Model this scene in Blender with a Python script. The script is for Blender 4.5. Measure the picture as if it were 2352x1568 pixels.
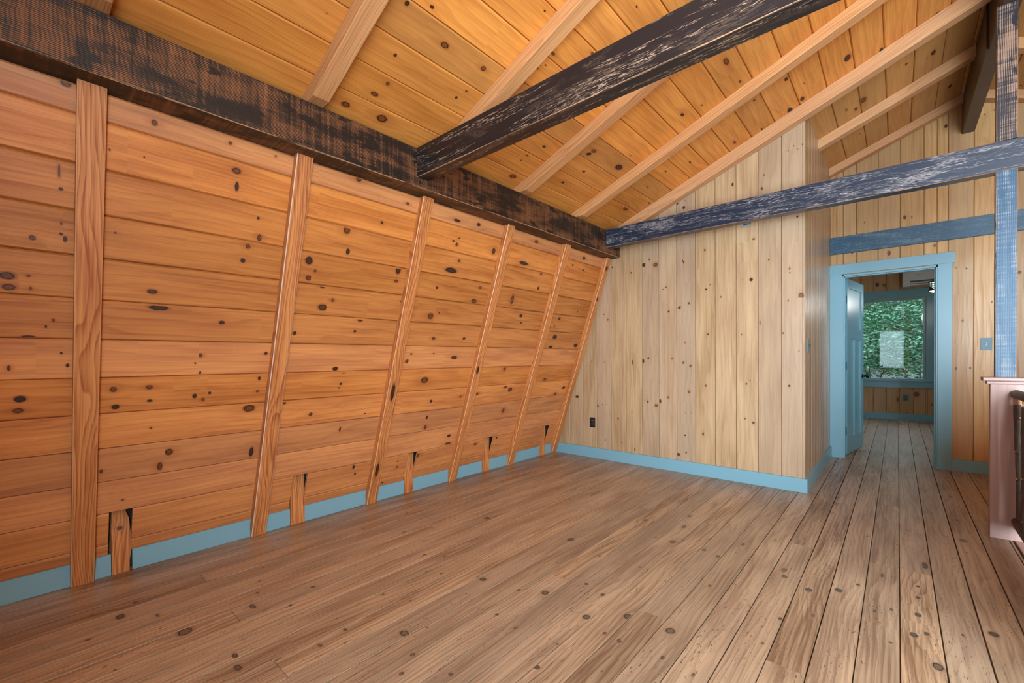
import bpy, bmesh, math, random
from mathutils import Vector, Matrix
EXPO = 0.85; WORLD = 2.4
COOL = (.72, .88, 1.0)
L_BACK1, L_BACK2, L_FAR, L_LAMP = 11, 330, 6, 5

random.seed(7)
S = bpy.context.scene
for o in list(bpy.data.objects): bpy.data.objects.remove(o)

# ------------------------------------------------------------------ camera
CAM = Vector((3.1505, -4.3519, 1.1467))
YAW, PIT, ROL, FPX = .7238, -.0095, .0065, 1001.94
f0 = Vector((-math.sin(YAW), math.cos(YAW), 0)); r0 = Vector((math.cos(YAW), math.sin(YAW), 0)); zz = Vector((0, 0, 1))
Fv = f0*math.cos(PIT) + zz*math.sin(PIT); Uv = -f0*math.sin(PIT) + zz*math.cos(PIT)
Rv = r0*math.cos(ROL) - Uv*math.sin(ROL); Uv2 = r0*math.sin(ROL) + Uv*math.cos(ROL)
cd = bpy.data.cameras.new('camera'); cam = bpy.data.objects.new('camera', cd); S.collection.objects.link(cam)
m = Matrix.Identity(4)
for i, c in enumerate((Rv, Uv2, -Fv)):
    for j in range(3): m[j][i] = c[j]
m.translation = CAM
cam.matrix_world = m
cd.sensor_fit = 'HORIZONTAL'; cd.sensor_width = 36.0
cd.lens = FPX/2352*36.0; cd.shift_y = (832.142-784)/2352
cd.clip_start = .02; cd.clip_end = 200
S.camera = cam

# ------------------------------------------------------------------ world, exposure
S.view_settings.view_transform = 'Standard'; S.view_settings.look = 'None'
S.view_settings.gamma = 1; S.view_settings.use_curve_mapping = False
S.view_settings.exposure = EXPO
w = bpy.data.worlds.new('sky'); S.world = w; w.use_nodes = True
bg = w.node_tree.nodes['Background']; bg.inputs[0].default_value = (.62, .82, 1.0, 1); bg.inputs[1].default_value = WORLD
S.cycles.max_bounces = 8; S.cycles.diffuse_bounces = 5; S.cycles.glossy_bounces = 3; S.cycles.transmission_bounces = 4
S.cycles.transparent_max_bounces = 8; S.cycles.sample_clamp_indirect = 6; S.cycles.caustics_reflective = False; S.cycles.caustics_refractive = False
S.cycles.use_denoising = True
try: S.cycles.denoiser = 'OPENIMAGEDENOISE'
except Exception: pass

def area(name, loc, rot, sx, sy, power, col, portal=False):
    l = bpy.data.lights.new(name, 'AREA'); l.shape = 'RECTANGLE'; l.size = sx; l.size_y = sy
    l.energy = power; l.color = col; l.cycles.is_portal = portal
    o = bpy.data.objects.new(name, l); o.location = loc; o.rotation_euler = rot; S.collection.objects.link(o)
    return o
PI = math.pi
def build_lights():
    # daylight in the window openings of the wall behind the photographer; plus an added far-room fill
    area('daylight_back_window', (2.93, -4.955, 1.39), (PI/2, 0, 0), .80, 1.38, L_BACK1, COOL)
    area('daylight_back_glazing', (4.75, -4.955, 1.40), (PI/2, 0, 0), 2.0, 3.2, L_BACK2, COOL)
    area('far_room_fill', (4.75, 3.2, 1.6), (PI/2, 0, PI/2), 1.3, 1.2, L_FAR, COOL)  # fill light added to brighten the far room, its source is unseen
    area('window_portal', (3.08, 6.12, 1.43), (-PI/2, 0, 0), .82, 1.42, 1, (1,1,1), True)

# ------------------------------------------------------------------ node helpers
class N:
    def __init__(s, name):
        s.m = bpy.data.materials.new(name); s.m.use_nodes = True; s.t = s.m.node_tree
        s.p = s.t.nodes['Principled BSDF']; s.out = s.t.nodes['Material Output']
    def n(s, typ, **kw):
        x = s.t.nodes.new(typ)
        for k, v in kw.items(): setattr(x, k, v)
        return x
    def put(s, sock, v):
        if v is None: return
        if isinstance(v, bpy.types.NodeSocket): s.t.links.new(v, sock)
        else:
            if isinstance(v, (tuple, list)) and len(v) == 3 and sock.type == 'RGBA': v = (*v, 1)
            sock.default_value = v
    def math(s, op, a, b=None, c=None, clamp=False):
        x = s.n('ShaderNodeMath', operation=op, use_clamp=clamp)
        for i, v in enumerate((a, b, c)): s.put(x.inputs[i], v)
        return x.outputs[0]
    def ss(s, v, a, b, lo=0., hi=1.):
        x = s.n('ShaderNodeMapRange', interpolation_type='SMOOTHSTEP')
        for i, q in enumerate((v, a, b, lo, hi)): s.put(x.inputs[i], q)
        return x.outputs[0]
    def mix(s, f, a, b, mode='MIX'):
        x = s.n('ShaderNodeMix', data_type='RGBA', blend_type=mode)
        s.put(x.inputs[0], f); s.put(x.inputs[6], a); s.put(x.inputs[7], b); return x.outputs[2]
    def comb(s, x, y, z):
        c = s.n('ShaderNodeCombineXYZ')
        for i, v in enumerate((x, y, z)): s.put(c.inputs[i], v)
        return c.outputs[0]
    def sep(s, v):
        c = s.n('ShaderNodeSeparateXYZ'); s.put(c.inputs[0], v); return c.outputs
    def attr(s, name):
        return s.n('ShaderNodeAttribute', attribute_name=name).outputs['Vector']
    def noise(s, vec, sc=1., det=2., rough=.5, dist=0.):
        x = s.n('ShaderNodeTexNoise'); s.put(x.inputs['Vector'], vec)
        x.inputs['Scale'].default_value = sc; x.inputs['Detail'].default_value = det
        x.inputs['Roughness'].default_value = rough; x.inputs['Distortion'].default_value = dist
        return x.outputs[0]
    def bump(s, h, st, dist):
        b = s.n('ShaderNodeBump'); b.inputs['Strength'].default_value = st; b.inputs['Distance'].default_value = dist
        s.put(b.inputs['Height'], h); s.put(s.p.inputs['Normal'], b.outputs[0])

def wood(name, light, dark, knot=(.10, .035, .015), halo=(.45, .18, .06), ring=.35, fine=.35, rough=.35, spec=.5,
         blotch=.25, fleck=0., tone=.25, grey=(.5, .45, .42), gk=0., bump=.25, rf=14., coat=0.):
    q = N(name)
    bu, bv, bs = q.sep(q.attr('bc'))[:3]
    kx, ky, krv = q.sep(q.attr('kc'))[:3]
    t1, t2, t3 = q.sep(q.attr('tn'))[:3]
    d2 = q.math('ADD', q.math('MULTIPLY', kx, kx), q.math('MULTIPLY', ky, ky))
    r2 = q.math('MAXIMUM', d2, 1.)
    dv = q.math('DIVIDE', q.math('MULTIPLY', ky, krv), r2)
    fade = q.ss(q.math('ABSOLUTE', kx), 9., 4.)
    v = q.math('SUBTRACT', bv, q.math('MULTIPLY', dv, fade))
    seed = q.math('MULTIPLY', bs, 7.31)
    # slow wander of the grain
    wv = q.noise(q.comb(q.math('MULTIPLY', bu, .9), q.math('MULTIPLY', bv, 5.), seed), 1., 2.)
    ringv = q.math('ADD', q.math('MULTIPLY', q.math('SUBTRACT', wv, .5), rf*.55), q.math('MULTIPLY', v, rf*2.2))
    rn = q.math('FRACT', q.math('ADD', q.math('MULTIPLY', ringv, 1.), q.math('MULTIPLY', t3, 3.)))
    ringm = q.math('MULTIPLY', q.math('POWER', rn, 2.2), q.ss(rn, 1., .88))
    fn = q.noise(q.comb(q.math('MULTIPLY', bu, 2.2), q.math('MULTIPLY', v, 110.), seed), 1., 3., .6)
    fnm = q.ss(fn, .35, .72)
    bl = q.noise(q.comb(q.math('MULTIPLY', bu, 1.6), q.math('MULTIPLY', v, 9.), q.math('ADD', seed, 3.3)), 1., 3., .55)
    blm = q.ss(bl, .3, .75)
    g = q.math('ADD', q.math('MULTIPLY', ringm, ring), q.math('ADD', q.math('MULTIPLY', fnm, fine), q.math('MULTIPLY', blm, blotch)), clamp=True)
    col = q.mix(g, light, dark)
    # board-to-board tone
    val = q.math('ADD', 1.-tone*.5, q.math('MULTIPLY', t1, tone))
    col = q.mix(1., col, q.comb(val, val, val), 'MULTIPLY')
    col = q.mix(q.math('MULTIPLY', t2, gk), col, grey)
    if fleck:
        fl = q.noise(q.comb(q.math('MULTIPLY', bu, 38.), q.math('MULTIPLY', bv, 190.), seed), 1., 2., .6)
        dm = q.noise(q.comb(q.math('MULTIPLY', bu, 2.), q.math('MULTIPLY', bv, 12.), q.math('ADD', seed, 9.)), 1., 2.)
        flm = q.math('MULTIPLY', q.ss(fl, .60, .70), q.ss(dm, .38, .62))
        col = q.mix(q.math('MULTIPLY', flm, fleck), col, (.10, .045, .022))
        sm = q.noise(q.comb(q.math('MULTIPLY', bu, 1.1), q.math('MULTIPLY', bv, 16.), q.math('ADD', seed, 21.)), 1., 4., .65)
        col = q.mix(q.math('MULTIPLY', q.ss(sm, .55, .75), fleck*.55), col, (.17, .075, .035))
    # knots
    d = q.math('SQRT', d2)
    kn = q.noise(q.comb(q.math('MULTIPLY', bu, 45.), q.math('MULTIPLY', bv, 70.), seed), 1., 3., .6)
    dd = q.math('ADD', d, q.math('MULTIPLY', q.math('SUBTRACT', kn, .5), .55))
    de = q.math('SQRT', q.math('ADD', q.math('MULTIPLY', d2, .35), q.math('MULTIPLY', q.math('MULTIPLY', ky, ky), 1.1)))
    de = q.math('ADD', de, q.math('MULTIPLY', q.math('SUBTRACT', fn, .5), 1.6))
    far = q.math('MULTIPLY', q.ss(de, 3.4, .9), q.math('ADD', .10, q.math('MULTIPLY', t3, .35)))
    col = q.mix(far, col, halo)
    col = q.mix(q.math('MULTIPLY', q.ss(dd, 1.75, 1.05), .7), col, tuple((h_+k_)*.5 for h_, k_ in zip(halo, knot)))
    kc2 = q.mix(q.ss(t3, .35, .75), knot, tuple(h_*.62 for h_ in halo))
    kr = q.math('SINE', q.math('MULTIPLY', dd, 15.))
    kc3 = q.mix(q.math('MULTIPLY', q.ss(kr, .0, .9), .55), kc2, tuple(c*.5 for c in knot))
    edge = q.math('MULTIPLY', q.ss(dd, .66, .90), .9)
    kc3 = q.mix(edge, kc3, tuple(c*.25 for c in knot))
    col = q.mix(q.ss(dd, 1.14, 1.0), col, kc3)
    q.put(q.p.inputs['Base Color'], col)
    q.put(q.p.inputs['Roughness'], q.math('ADD', rough, q.math('MULTIPLY', g, .15)))
    q.p.inputs['Specular IOR Level'].default_value = spec
    if coat: q.p.inputs['Coat Weight'].default_value = coat; q.p.inputs['Coat Roughness'].default_value = .25
    if bump: q.bump(g, bump, -.002)
    return q.m

def char_sawn(name, tan=(.50, .20, .07), black=(.012, .009, .010), bias=0., rough=.38, kerf=.0085):
    q = N(name)
    bu, bv, bs = q.sep(q.attr('bc'))[:3]
    seed = q.math('MULTIPLY', bs, 5.7)
    low = q.noise(q.comb(q.math('MULTIPLY', bu, 2.4), q.math('MULTIPLY', bv, 9.), seed), 1., 3., .6)
    wob = q.noise(q.comb(q.math('MULTIPLY', bu, 2.), q.math('MULTIPLY', bv, 8.), seed), 1., 1.)
    rid = q.math('SINE', q.math('MULTIPLY', q.math('ADD', bv, q.math('MULTIPLY', wob, .02)), 6.283/kerf))
    acr = q.noise(q.comb(q.math('MULTIPLY', bu, 75.), q.math('MULTIPLY', bv, 3.), q.math('ADD', seed, 4.)), 1., 2., .6)
    fi = q.noise(q.comb(q.math('MULTIPLY', bu, 12.), q.math('MULTIPLY', bv, 260.), seed), 1., 2., .6)
    sp = q.noise(q.comb(q.math('MULTIPLY', bu, 7.), q.math('MULTIPLY', bv, 14.), q.math('ADD', seed, 11.)), 1., 2., .5)
    h = q.math('ADD', q.math('MULTIPLY', q.math('SUBTRACT', low, .5), 2.1), q.math('MULTIPLY', rid, .32))
    h = q.math('ADD', h, q.math('MULTIPLY', q.math('SUBTRACT', acr, .5), 1.1))
    h = q.math('ADD', h, q.math('MULTIPLY', q.math('SUBTRACT', fi, .5), .6))
    h = q.math('ADD', h, q.math('MULTIPLY', q.ss(sp, .58, .72), -.9))
    mk = q.ss(h, .05+bias, .55+bias)
    tanv = q.mix(q.ss(low, .3, .8), tan, tuple(c*.55 for c in tan))
    col = q.mix(mk, black, tanv)
    q.put(q.p.inputs['Base Color'], col)
    q.put(q.p.inputs['Roughness'], q.math('ADD', rough, q.math('MULTIPLY', mk, .2)))
    q.bump(h, .35, .0015)
    return q.m

def char_streak(name, tan=(.55, .27, .13), black=(.010, .010, .013), bias=0., rough=.36, patch=.0):
    q = N(name)
    bu, bv, bs = q.sep(q.attr('bc'))[:3]
    seed = q.math('MULTIPLY', bs, 5.7)
    wv = q.noise(q.comb(q.math('MULTIPLY', bu, 1.3), q.math('MULTIPLY', bv, 6.), seed), 1., 2.)
    v = q.math('ADD', bv, q.math('MULTIPLY', q.math('SUBTRACT', wv, .5), .09))
    a = q.noise(q.comb(q.math('MULTIPLY', bu, 6.), q.math('MULTIPLY', v, 95.), seed), 1., 3., .6)
    b = q.noise(q.comb(q.math('MULTIPLY', bu, 2.), q.math('MULTIPLY', v, 30.), q.math('ADD', seed, 2.)), 1., 2., .5)
    lo = q.noise(q.comb(q.math('MULTIPLY', bu, 2.6), q.math('MULTIPLY', bv, 11.), q.math('ADD', seed, 6.)), 1., 3., .6)
    ln = q.ss(q.math('ABSOLUTE', q.math('SUBTRACT', a, .5)), .030, .006)
    a2 = q.noise(q.comb(q.math('MULTIPLY', bu, 34.), q.math('MULTIPLY', v, 210.), q.math('ADD', seed, 8.)), 1., 2., .6)
    dens = q.math('MULTIPLY', q.ss(b, .40+bias, .56+bias), q.ss(a2, .36, .55))
    mk = q.math('MULTIPLY', ln, dens)
    rub = q.math('MULTIPLY', q.ss(lo, .53, .64), q.ss(a2, .42, .54))
    pt = q.math('MULTIPLY', rub, patch)
    mk = q.math('MAXIMUM', mk, pt)
    col = q.mix(mk, black, tan)
    h = mk
    q.put(q.p.inputs['Base Color'], col)
    q.put(q.p.inputs['Roughness'], q.math('ADD', rough, q.math('MULTIPLY', mk, .2)))
    q.bump(h, .3, .0012)
    return q.m

def plain(name, col, rough=.5, metal=0., var=.06, sc=30., emit=None, spec=.5, bump=0.):
    q = N(name)
    g = q.n('ShaderNodeTexCoord').outputs['Object']
    n_ = q.noise(g, sc, 3.)
    c = q.mix(n_, tuple(x*(1-var) for x in col), tuple(min(1, x*(1+var)) for x in col))
    q.put(q.p.inputs['Base Color'], c); q.p.inputs['Roughness'].default_value = rough; q.p.inputs['Metallic'].default_value = metal
    q.p.inputs['Specular IOR Level'].default_value = spec
    if emit: q.put(q.p.inputs['Emission Color'], emit[0]); q.p.inputs['Emission Strength'].default_value = emit[1]
    if bump: q.bump(n_, bump, .001)
    return q.m

def thin_glass(name, refl=1.):
    q = N(name); q.t.nodes.remove(q.p)
    tr = q.n('ShaderNodeBsdfTransparent'); tr.inputs[0].default_value = (.93, .97, .96, 1)
    gl = q.n('ShaderNodeBsdfGlossy'); gl.inputs['Roughness'].default_value = .01; gl.inputs['Color'].default_value = (.95, 1, .98, 1)
    fr = q.n('ShaderNodeFresnel'); fr.inputs[0].default_value = 1.5
    mx = q.n('ShaderNodeMixShader'); q.put(mx.inputs[0], q.math('MULTIPLY', fr.outputs[0], 1.9*refl, clamp=True))
    q.t.links.new(tr.outputs[0], mx.inputs[1]); q.t.links.new(gl.outputs[0], mx.inputs[2]); q.t.links.new(mx.outputs[0], q.out.inputs[0])
    return q.m

# ------------------------------------------------------------------ mesh builder
class MB:
    def __init__(s): s.v = []; s.f = []; s.a = []; s.mi = []
    def face(s, pts, bc=None, kc=None, tn=(.5, .5, .5), mi=0):
        i = len(s.v); s.v += [tuple(p) for p in pts]; n = len(pts)
        s.f.append(tuple(range(i, i+n))); s.mi.append(mi)
        bc = bc or [(0, 0, 0)]*n; kc = kc or [(30, 30, 0)]*n
        s.a.append((bc, kc, tn))
    def build(s, name, mats, parent=None, weld=True, smooth=False):
        me = bpy.data.meshes.new(name); me.from_pydata(s.v, [], s.f)
        if not isinstance(mats, (list, tuple)): mats = [mats]
        for q in mats: me.materials.append(q)
        bc = []; kc = []; tn = []
        for (b, k, t) in s.a:
            for q in b: bc += q
            for q in k: kc += q
            for _ in b: tn += t
        for nm, dat in (('bc', bc), ('kc', kc), ('tn', tn)):
            at = me.attributes.new(nm, 'FLOAT_VECTOR', 'CORNER'); at.data.foreach_set('vector', dat)
        me.polygons.foreach_set('material_index', s.mi)
        if weld:
            b = bmesh.new(); b.from_mesh(me); bmesh.ops.remove_doubles(b, verts=b.verts, dist=1e-5)
            b.to_mesh(me); b.free()
        if smooth:
            for p in me.polygons: p.use_smooth = True
        me.update()
        o = bpy.data.objects.new(name, me); S.collection.objects.link(o)
        if parent: o.parent = parent
        return o

def rnd_tn(r): return (r.random(), r.random(), r.random())

def board(mb, O, U, V, Nn, u0, u1, v0, v1, t=.018, e=.004, g=.005, knots=(), seed=0., tn=None, rnd=None, mi=0, gap=.0014):
    """plank: runs along U between u0(v) and u1(v), across V, its face towards Nn; V-groove on both edges"""
    r = rnd or random
    tn = tn or (r.random(), r.random(), r.random())
    O = Vector(O); U = Vector(U); V = Vector(V); Nn = Vector(Nn)
    f0_ = u0 if callable(u0) else (lambda v, a=u0: a); f1_ = u1 if callable(u1) else (lambda v, a=u1: a)
    P = lambda u, v, n: O + U*u + V*v + Nn*n
    vc = (v0+v1)/2
    B = lambda u, v: (u, v-vc, seed)
    gp = gap if e > .0006 else 0.
    va, vb = v0+gp+e, v1-gp-e
    flip = U.cross(V).dot(Nn) < 0
    def add(pts, bc, kc=None, tt=tn):
        if flip: pts = pts[::-1]; bc = bc[::-1]; kc = kc[::-1] if kc else None
        mb.face(pts, bc, kc, tt, mi)
    ks = sorted(knots, key=lambda k: k[0])
    cl = []
    for k in ks:
        if cl and k[0]-cl[-1][-1][0] < max(k[2], cl[-1][-1][2])*1.8: cl[-1].append(k)
        else: cl.append([k])
    cu = [sum(k[0] for k in c)/len(c) for c in cl]
    cuts = [(cu[i]+cu[i+1])/2 for i in range(len(cu)-1)]
    n = max(1, len(cl))
    for i in range(n):
        ca = None if i == 0 else cuts[i-1]; cb = None if i == n-1 else cuts[i]
        ks_ = sorted(cl[i], key=lambda k: k[1]) if cl else []
        vs = [va]+[(ks_[j][1]+ks_[j+1][1])/2 for j in range(len(ks_)-1)]+[vb]
        vs = [min(max(x, va), vb) for x in vs]
        for j in range(len(vs)-1):
            a, b = vs[j], vs[j+1]
            if b-a < 1e-5: continue
            k = ks_[j] if ks_ else None
            ua0 = f0_(a) if ca is None else ca; ua1 = f0_(b) if ca is None else ca
            ub0 = f1_(a) if cb is None else cb; ub1 = f1_(b) if cb is None else cb
            q = [(ua0, a), (ub0, a), (ub1, b), (ua1, b)]
            kk = [((x-k[0])/k[2], (y-k[1])/k[3], k[3]) for x, y in q] if k else None
            tt = (tn[0], tn[1], (math.sin(k[0]*91.7+k[1]*37.3)*.5+.5)) if k else tn
            add([P(x, y, 0) for x, y in q], [B(x, y) for x, y in q], kk, tt)
    # groove flanks, sides, back, ends
    def strip(va_, na, vb_, nb):
        q = [(f0_(va_), va_, na), (f1_(va_), va_, na), (f1_(vb_), vb_, nb), (f0_(vb_), vb_, nb)]
        add([P(*x) for x in q], [B(x[0], x[1]) for x in q])
    prof = [(v0, -t), (v0, -t+.002), (v0+gp, -t+.002), (v0+gp, -g), (va, 0), (vb, 0), (v1-gp, -g), (v1-gp, -t+.002), (v1, -t+.002), (v1, -t)]
    if gp == 0: prof = [(v0, -t), (v0, -g), (va, 0), (vb, 0), (v1, -g), (v1, -t)]
    for i in range(len(prof)):
        a, b = prof[i], prof[(i+1) % len(prof)]
        if a == (va, 0): continue
        strip(a[0], a[1], b[0], b[1])
    p0 = [P(f0_(a), a, n_) for a, n_ in prof]; p1 = [P(f1_(a), a, n_) for a, n_ in prof]
    add(p0, [B(f0_(a), a) for a, _ in prof]); add(p1[::-1], [B(f1_(a), a) for a, _ in prof][::-1])

def timber(mb, p0, p1, up, w, h, ch=.003, seed=0., tn=(.5, .5, .5), mi=0, cut0=None, cut1=None, knots=None, emi=None):
    """squared timber from p0 to p1 (axis at section centre); w across, h along 'up'; cut planes (point, normal) for the ends"""
    p0 = Vector(p0); p1 = Vector(p1); A = (p1-p0); L = A.length; A.normalize()
    up = Vector(up); W = A.cross(up).normalized(); Hh = W.cross(A).normalized()
    a, b = w/2, h/2
    sec = [(-a+ch, -b), (a-ch, -b), (a, -b+ch), (a, b-ch), (a-ch, b), (-a+ch, b), (-a, b-ch), (-a, -b+ch)]
    per = [0]
    for i in range(8):
        x, y = sec[i]; x2, y2 = sec[(i+1) % 8]; per.append(per[-1]+math.hypot(x2-x, y2-y))
    def end(x, y, s, cut):
        base = (p0 if s == 0 else p1) + W*x + Hh*y
        if cut:
            c, n = Vector(cut[0]), Vector(cut[1]); t = (c-base).dot(n)/A.dot(n); base = base + A*t
        return base
    e0 = [end(x, y, 0, cut0) for x, y in sec]; e1 = [end(x, y, 1, cut1) for x, y in sec]
    for i in range(8):
        j = (i+1) % 8
        q = [e0[i], e1[i], e1[j], e0[j]]
        us = [(x-p0).dot(A) for x in q]
        c0 = (per[i]+per[i+1])/2
        vv = [per[i]-c0, per[i]-c0, per[i+1]-c0, per[i+1]-c0]
        kk = None; tt = tn
        if knots and i % 2 == 0:
            kl = [k for k in knots if k[0] == i//2]
            if kl:
                kl.sort(key=lambda k: k[1]); cuts = [(kl[z][1]+kl[z+1][1])/2 for z in range(len(kl)-1)]
                def at(edge, u):   # point on edge line with coordinate u
                    s_, e_ = edge; us_, ue_ = (s_-p0).dot(A), (e_-p0).dot(A); f = (u-us_)/(ue_-us_); return s_.lerp(e_, f)
                for z, k in enumerate(kl):
                    lo = None if z == 0 else cuts[z-1]; hi = None if z == len(kl)-1 else cuts[z]
                    qq = [q[0] if lo is None else at((q[0], q[1]), lo), q[1] if hi is None else at((q[0], q[1]), hi),
                          q[2] if hi is None else at((q[3], q[2]), hi), q[3] if lo is None else at((q[3], q[2]), lo)]
                    uu = [(x-p0).dot(A) for x in qq]
                    mb.face(qq, [(uu[n_], vv[n_], seed+i*.37) for n_ in range(4)], [((uu[n_]-k[1])/k[3], (vv[n_]-k[2])/k[4], k[4]) for n_ in range(4)], (tn[0], tn[1], random.random()), mi)
                continue
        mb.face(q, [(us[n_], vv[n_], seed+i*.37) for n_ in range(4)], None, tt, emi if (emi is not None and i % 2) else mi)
    mb.face(e0[::-1], [(sec[7-i][0]*.3, sec[7-i][1], seed+9) for i in range(8)], None, tn, mi)
    mb.face(e1, [(sec[i][0]*.3, sec[i][1], seed+9) for i in range(8)], None, tn, mi)

def box(mb, x0, x1, y0, y1, z0, z1, ch=0., seed=0., tn=(.5, .5, .5), mi=0, axis=None, emi=None):
    """axis aligned block, grain along its longest side"""
    d = (x1-x0, y1-y0, z1-z0)
    ax = axis if axis is not None else d.index(max(d))
    c = [(x0+x1)/2, (y0+y1)/2, (z0+z1)/2]
    p0 = list(c); p1 = list(c); p0[ax] = (x0, y0, z0)[ax]; p1[ax] = (x1, y1, z1)[ax]
    up = [(0, 0, 1), (0, 0, 1), (0, 1, 0)][ax]
    A = Vector(p1)-Vector(p0); W = A.cross(Vector(up)).normalized()
    w = abs(W[0])*d[0]+abs(W[1])*d[1]+abs(W[2])*d[2]
    h = abs(up[0])*d[0]+abs(up[1])*d[1]+abs(up[2])*d[2]
    timber(mb, p0, p1, up, w, h, max(ch, .0004), seed, tn, mi, emi=emi)

def tag(o, label=None, cat=None, group=None, kind=None):
    if label: o['label'] = label
    if cat: o['category'] = cat
    if group: o['group'] = group
    if kind: o['kind'] = kind
    return o
def empty(name, loc=(0, 0, 0), rz=0):
    o = bpy.data.objects.new(name, None); o.location = loc; o.rotation_euler = (0, 0, rz); o.empty_display_size = .1
    S.collection.objects.link(o); return o
def structure(o): o['kind'] = 'structure'; return o

def lathe(prof, seg=24, axis='Z'):
    """prof: list of (r, z) -> MB of revolution around z through origin"""
    mb = MB()
    for i in range(len(prof)-1):
        (ra, za), (rb, zb) = prof[i], prof[i+1]
        for k in range(seg):
            a, b = 2*PI*k/seg, 2*PI*(k+1)/seg
            q = [(ra*math.cos(a), ra*math.sin(a), za), (ra*math.cos(b), ra*math.sin(b), za), (rb*math.cos(b), rb*math.sin(b), zb), (rb*math.cos(a), rb*math.sin(a), zb)]
            if ra < 1e-6: q = [q[0], q[2], q[3]]
            elif rb < 1e-6: q = [q[0], q[1], q[2]]
            mb.face(q)
    return mb
def xf(mb, M):
    mb.v = [tuple(M @ Vector(p)) for p in mb.v]; return mb
def join(a, b, mi=None):
    off = len(a.v); a.v += b.v; a.f += [tuple(i+off for i in f) for f in b.f]; a.a += b.a
    a.mi += [mi if mi is not None else x for x in b.mi]; return a

def parse(s): return [(float(a), float(b), max(float(c)*.72, 2.5)/1000, max(float(d)*.72, 2.5)/1000) for a, b, c, d in (t.split(',') for t in s.split())]
def pick(kl, v0, v1, u0, u1, vi=1):
    out = []
    for k in kl:
        if v0 <= k[1] < v1 and u0 <= k[0] < u1:
            rv = min(k[3], (v1-v0)*.42)
            out.append((k[0], min(max(k[1], v0+rv*.5), v1-rv*.5), k[2], rv))
    return out
def rand_knots(r, u0, u1, v0, v1, dens=.5):
    out = []; u = u0 + r.random()/dens
    while u < u1:
        rv = r.uniform(.003, .007); out.append((u, r.uniform(v0+.03, v1-.03), rv*r.uniform(.9, 1.6), rv)); u += r.uniform(.3, 1.7)/dens
    return out

# knots seen in the boards: along, across (m), half sizes (mm)
K_WALL = '''-4.218,2.35,17,13 -4.235,2.021,3,29 -4.23,1.952,8,8 -4.228,1.815,4,8 -4.309,1.74,11,12 -4.217,1.753,8,14 -4.228,1.772,6,7 -3.947,2.309,12,14 -3.676,2.376,9,10 -3.66,2.324,8,9 -3.976,2.157,4,4 -3.623,2.207,23,17 -3.616,2.133,11,25 -3.505,2.004,8,9 -3.49,1.904,12,20 -3.54,1.849,13,14 -3.557,1.771,14,14 -3.455,2.331,5,6 -4.088,2.15,3,6 -4.378,1.576,27,18 -4.374,1.53,22,15 -4.321,1.584,7,7 -4.315,1.532,5,8 -4.25,1.4,5,8 -4.272,1.37,4,8 -4.323,1.324,25,6 -4.379,1.184,6,13 -4.226,1.251,5,7 -4.206,1.193,7,10 -4.349,1.041,22,18 -4.355,0.987,19,14 -3.924,1.562,23,14 -3.896,1.485,50,15 -3.627,1.427,16,12 -3.71,1.241,9,12 -3.731,1.197,5,6 -3.706,1.143,6,10 -4.05,1.067,15,16 -3.915,1.071,16,13 -4.04,0.975,17,15 -3.911,0.997,13,8 -3.722,1.009,12,16 -3.683,0.986,8,10 -3.654,1.022,8,10 -3.412,1.099,10,13 -3.414,1.016,8,9 -3.449,0.91,38,26 -3.854,0.61,13,26 -3.818,0.69,20,22 -4.085,0.63,7,12 -3.409,0.615,14,37 -3.392,1.255,12,12 -3.9,0.843,5,7 -3.246,1.385,15,16 -2.992,2.357,22,20 -2.795,2.14,11,10 -3.017,2.046,23,27 -2.991,1.92,15,22 -3.217,1.826,26,28 -3.205,1.725,21,17 -3.174,1.772,9,10 -3.117,1.684,18,12 -3.041,1.606,10,13 -3.098,1.555,33,23 -2.615,1.858,23,33 -2.614,1.783,17,13 -2.834,1.491,22,13 -2.859,1.412,11,10 -3.244,1.385,12,12 -3.391,1.255,9,9 -2.197,2.29,36,12 -1.982,2.308,22,15 -2.193,2.142,14,8 -2.156,2.122,12,15 -2.144,2.17,8,7 -2.158,1.926,66,23 -2.099,2.007,14,11 -2.256,1.779,14,11 -1.817,1.831,17,11 -1.856,1.716,33,19 -2.264,1.557,29,26 -2.188,1.59,7,7 -2.19,1.382,19,13 -1.872,1.391,18,13 -2.372,1.253,10,9 -2.159,1.258,8,6 -2.397,1.196,19,13 -1.936,1.223,37,17 -1.266,2.317,28,16 -1.364,2.107,71,18 -1.086,2.049,16,13 -1.074,1.915,20,17 -1.398,1.772,22,50 -1.226,1.635,25,18 -1.197,1.569,14,9 -1.761,2.143,22,28 -2.955,1.147,23,16 -2.891,1.12,10,10 -2.898,1.037,10,10 -2.907,1.008,6,6 -3.075,0.83,14,14 -3.25,0.927,10,10 -2.851,0.69,8,20 -2.691,0.362,12,25 -2.67,0.295,9,11 -2.4,1.193,18,14 -2.195,1.032,40,29 -2.083,0.84,15,14 -2.09,0.694,12,19 -2.086,0.603,13,25 -1.794,0.48,23,17 -1.786,0.402,36,13 -1.762,0.856,13,10 -1.566,0.87,24,14 -1.11,0.884,34,25 -1.189,0.914,22,15 -1.269,1.114,20,27 -1.133,0.661,16,31 -0.574,0.969,27,16 -0.302,0.782,29,17 -0.166,0.849,30,19 -2.298,0.327,9,7 -2.296,0.273,10,10 -2.108,0.343,23,20 -1.424,0.334,17,13 -1.129,0.356,13,10 -3.411,1.096,8,14 -0.467,2.302,29,18 -0.629,2.204,18,10 -0.423,2.184,19,10 -0.609,1.646,25,18 -0.658,1.563,12,7 -0.602,1.447,44,28 -0.628,1.336,41,17 -0.163,1.362,45,25'''
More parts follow.
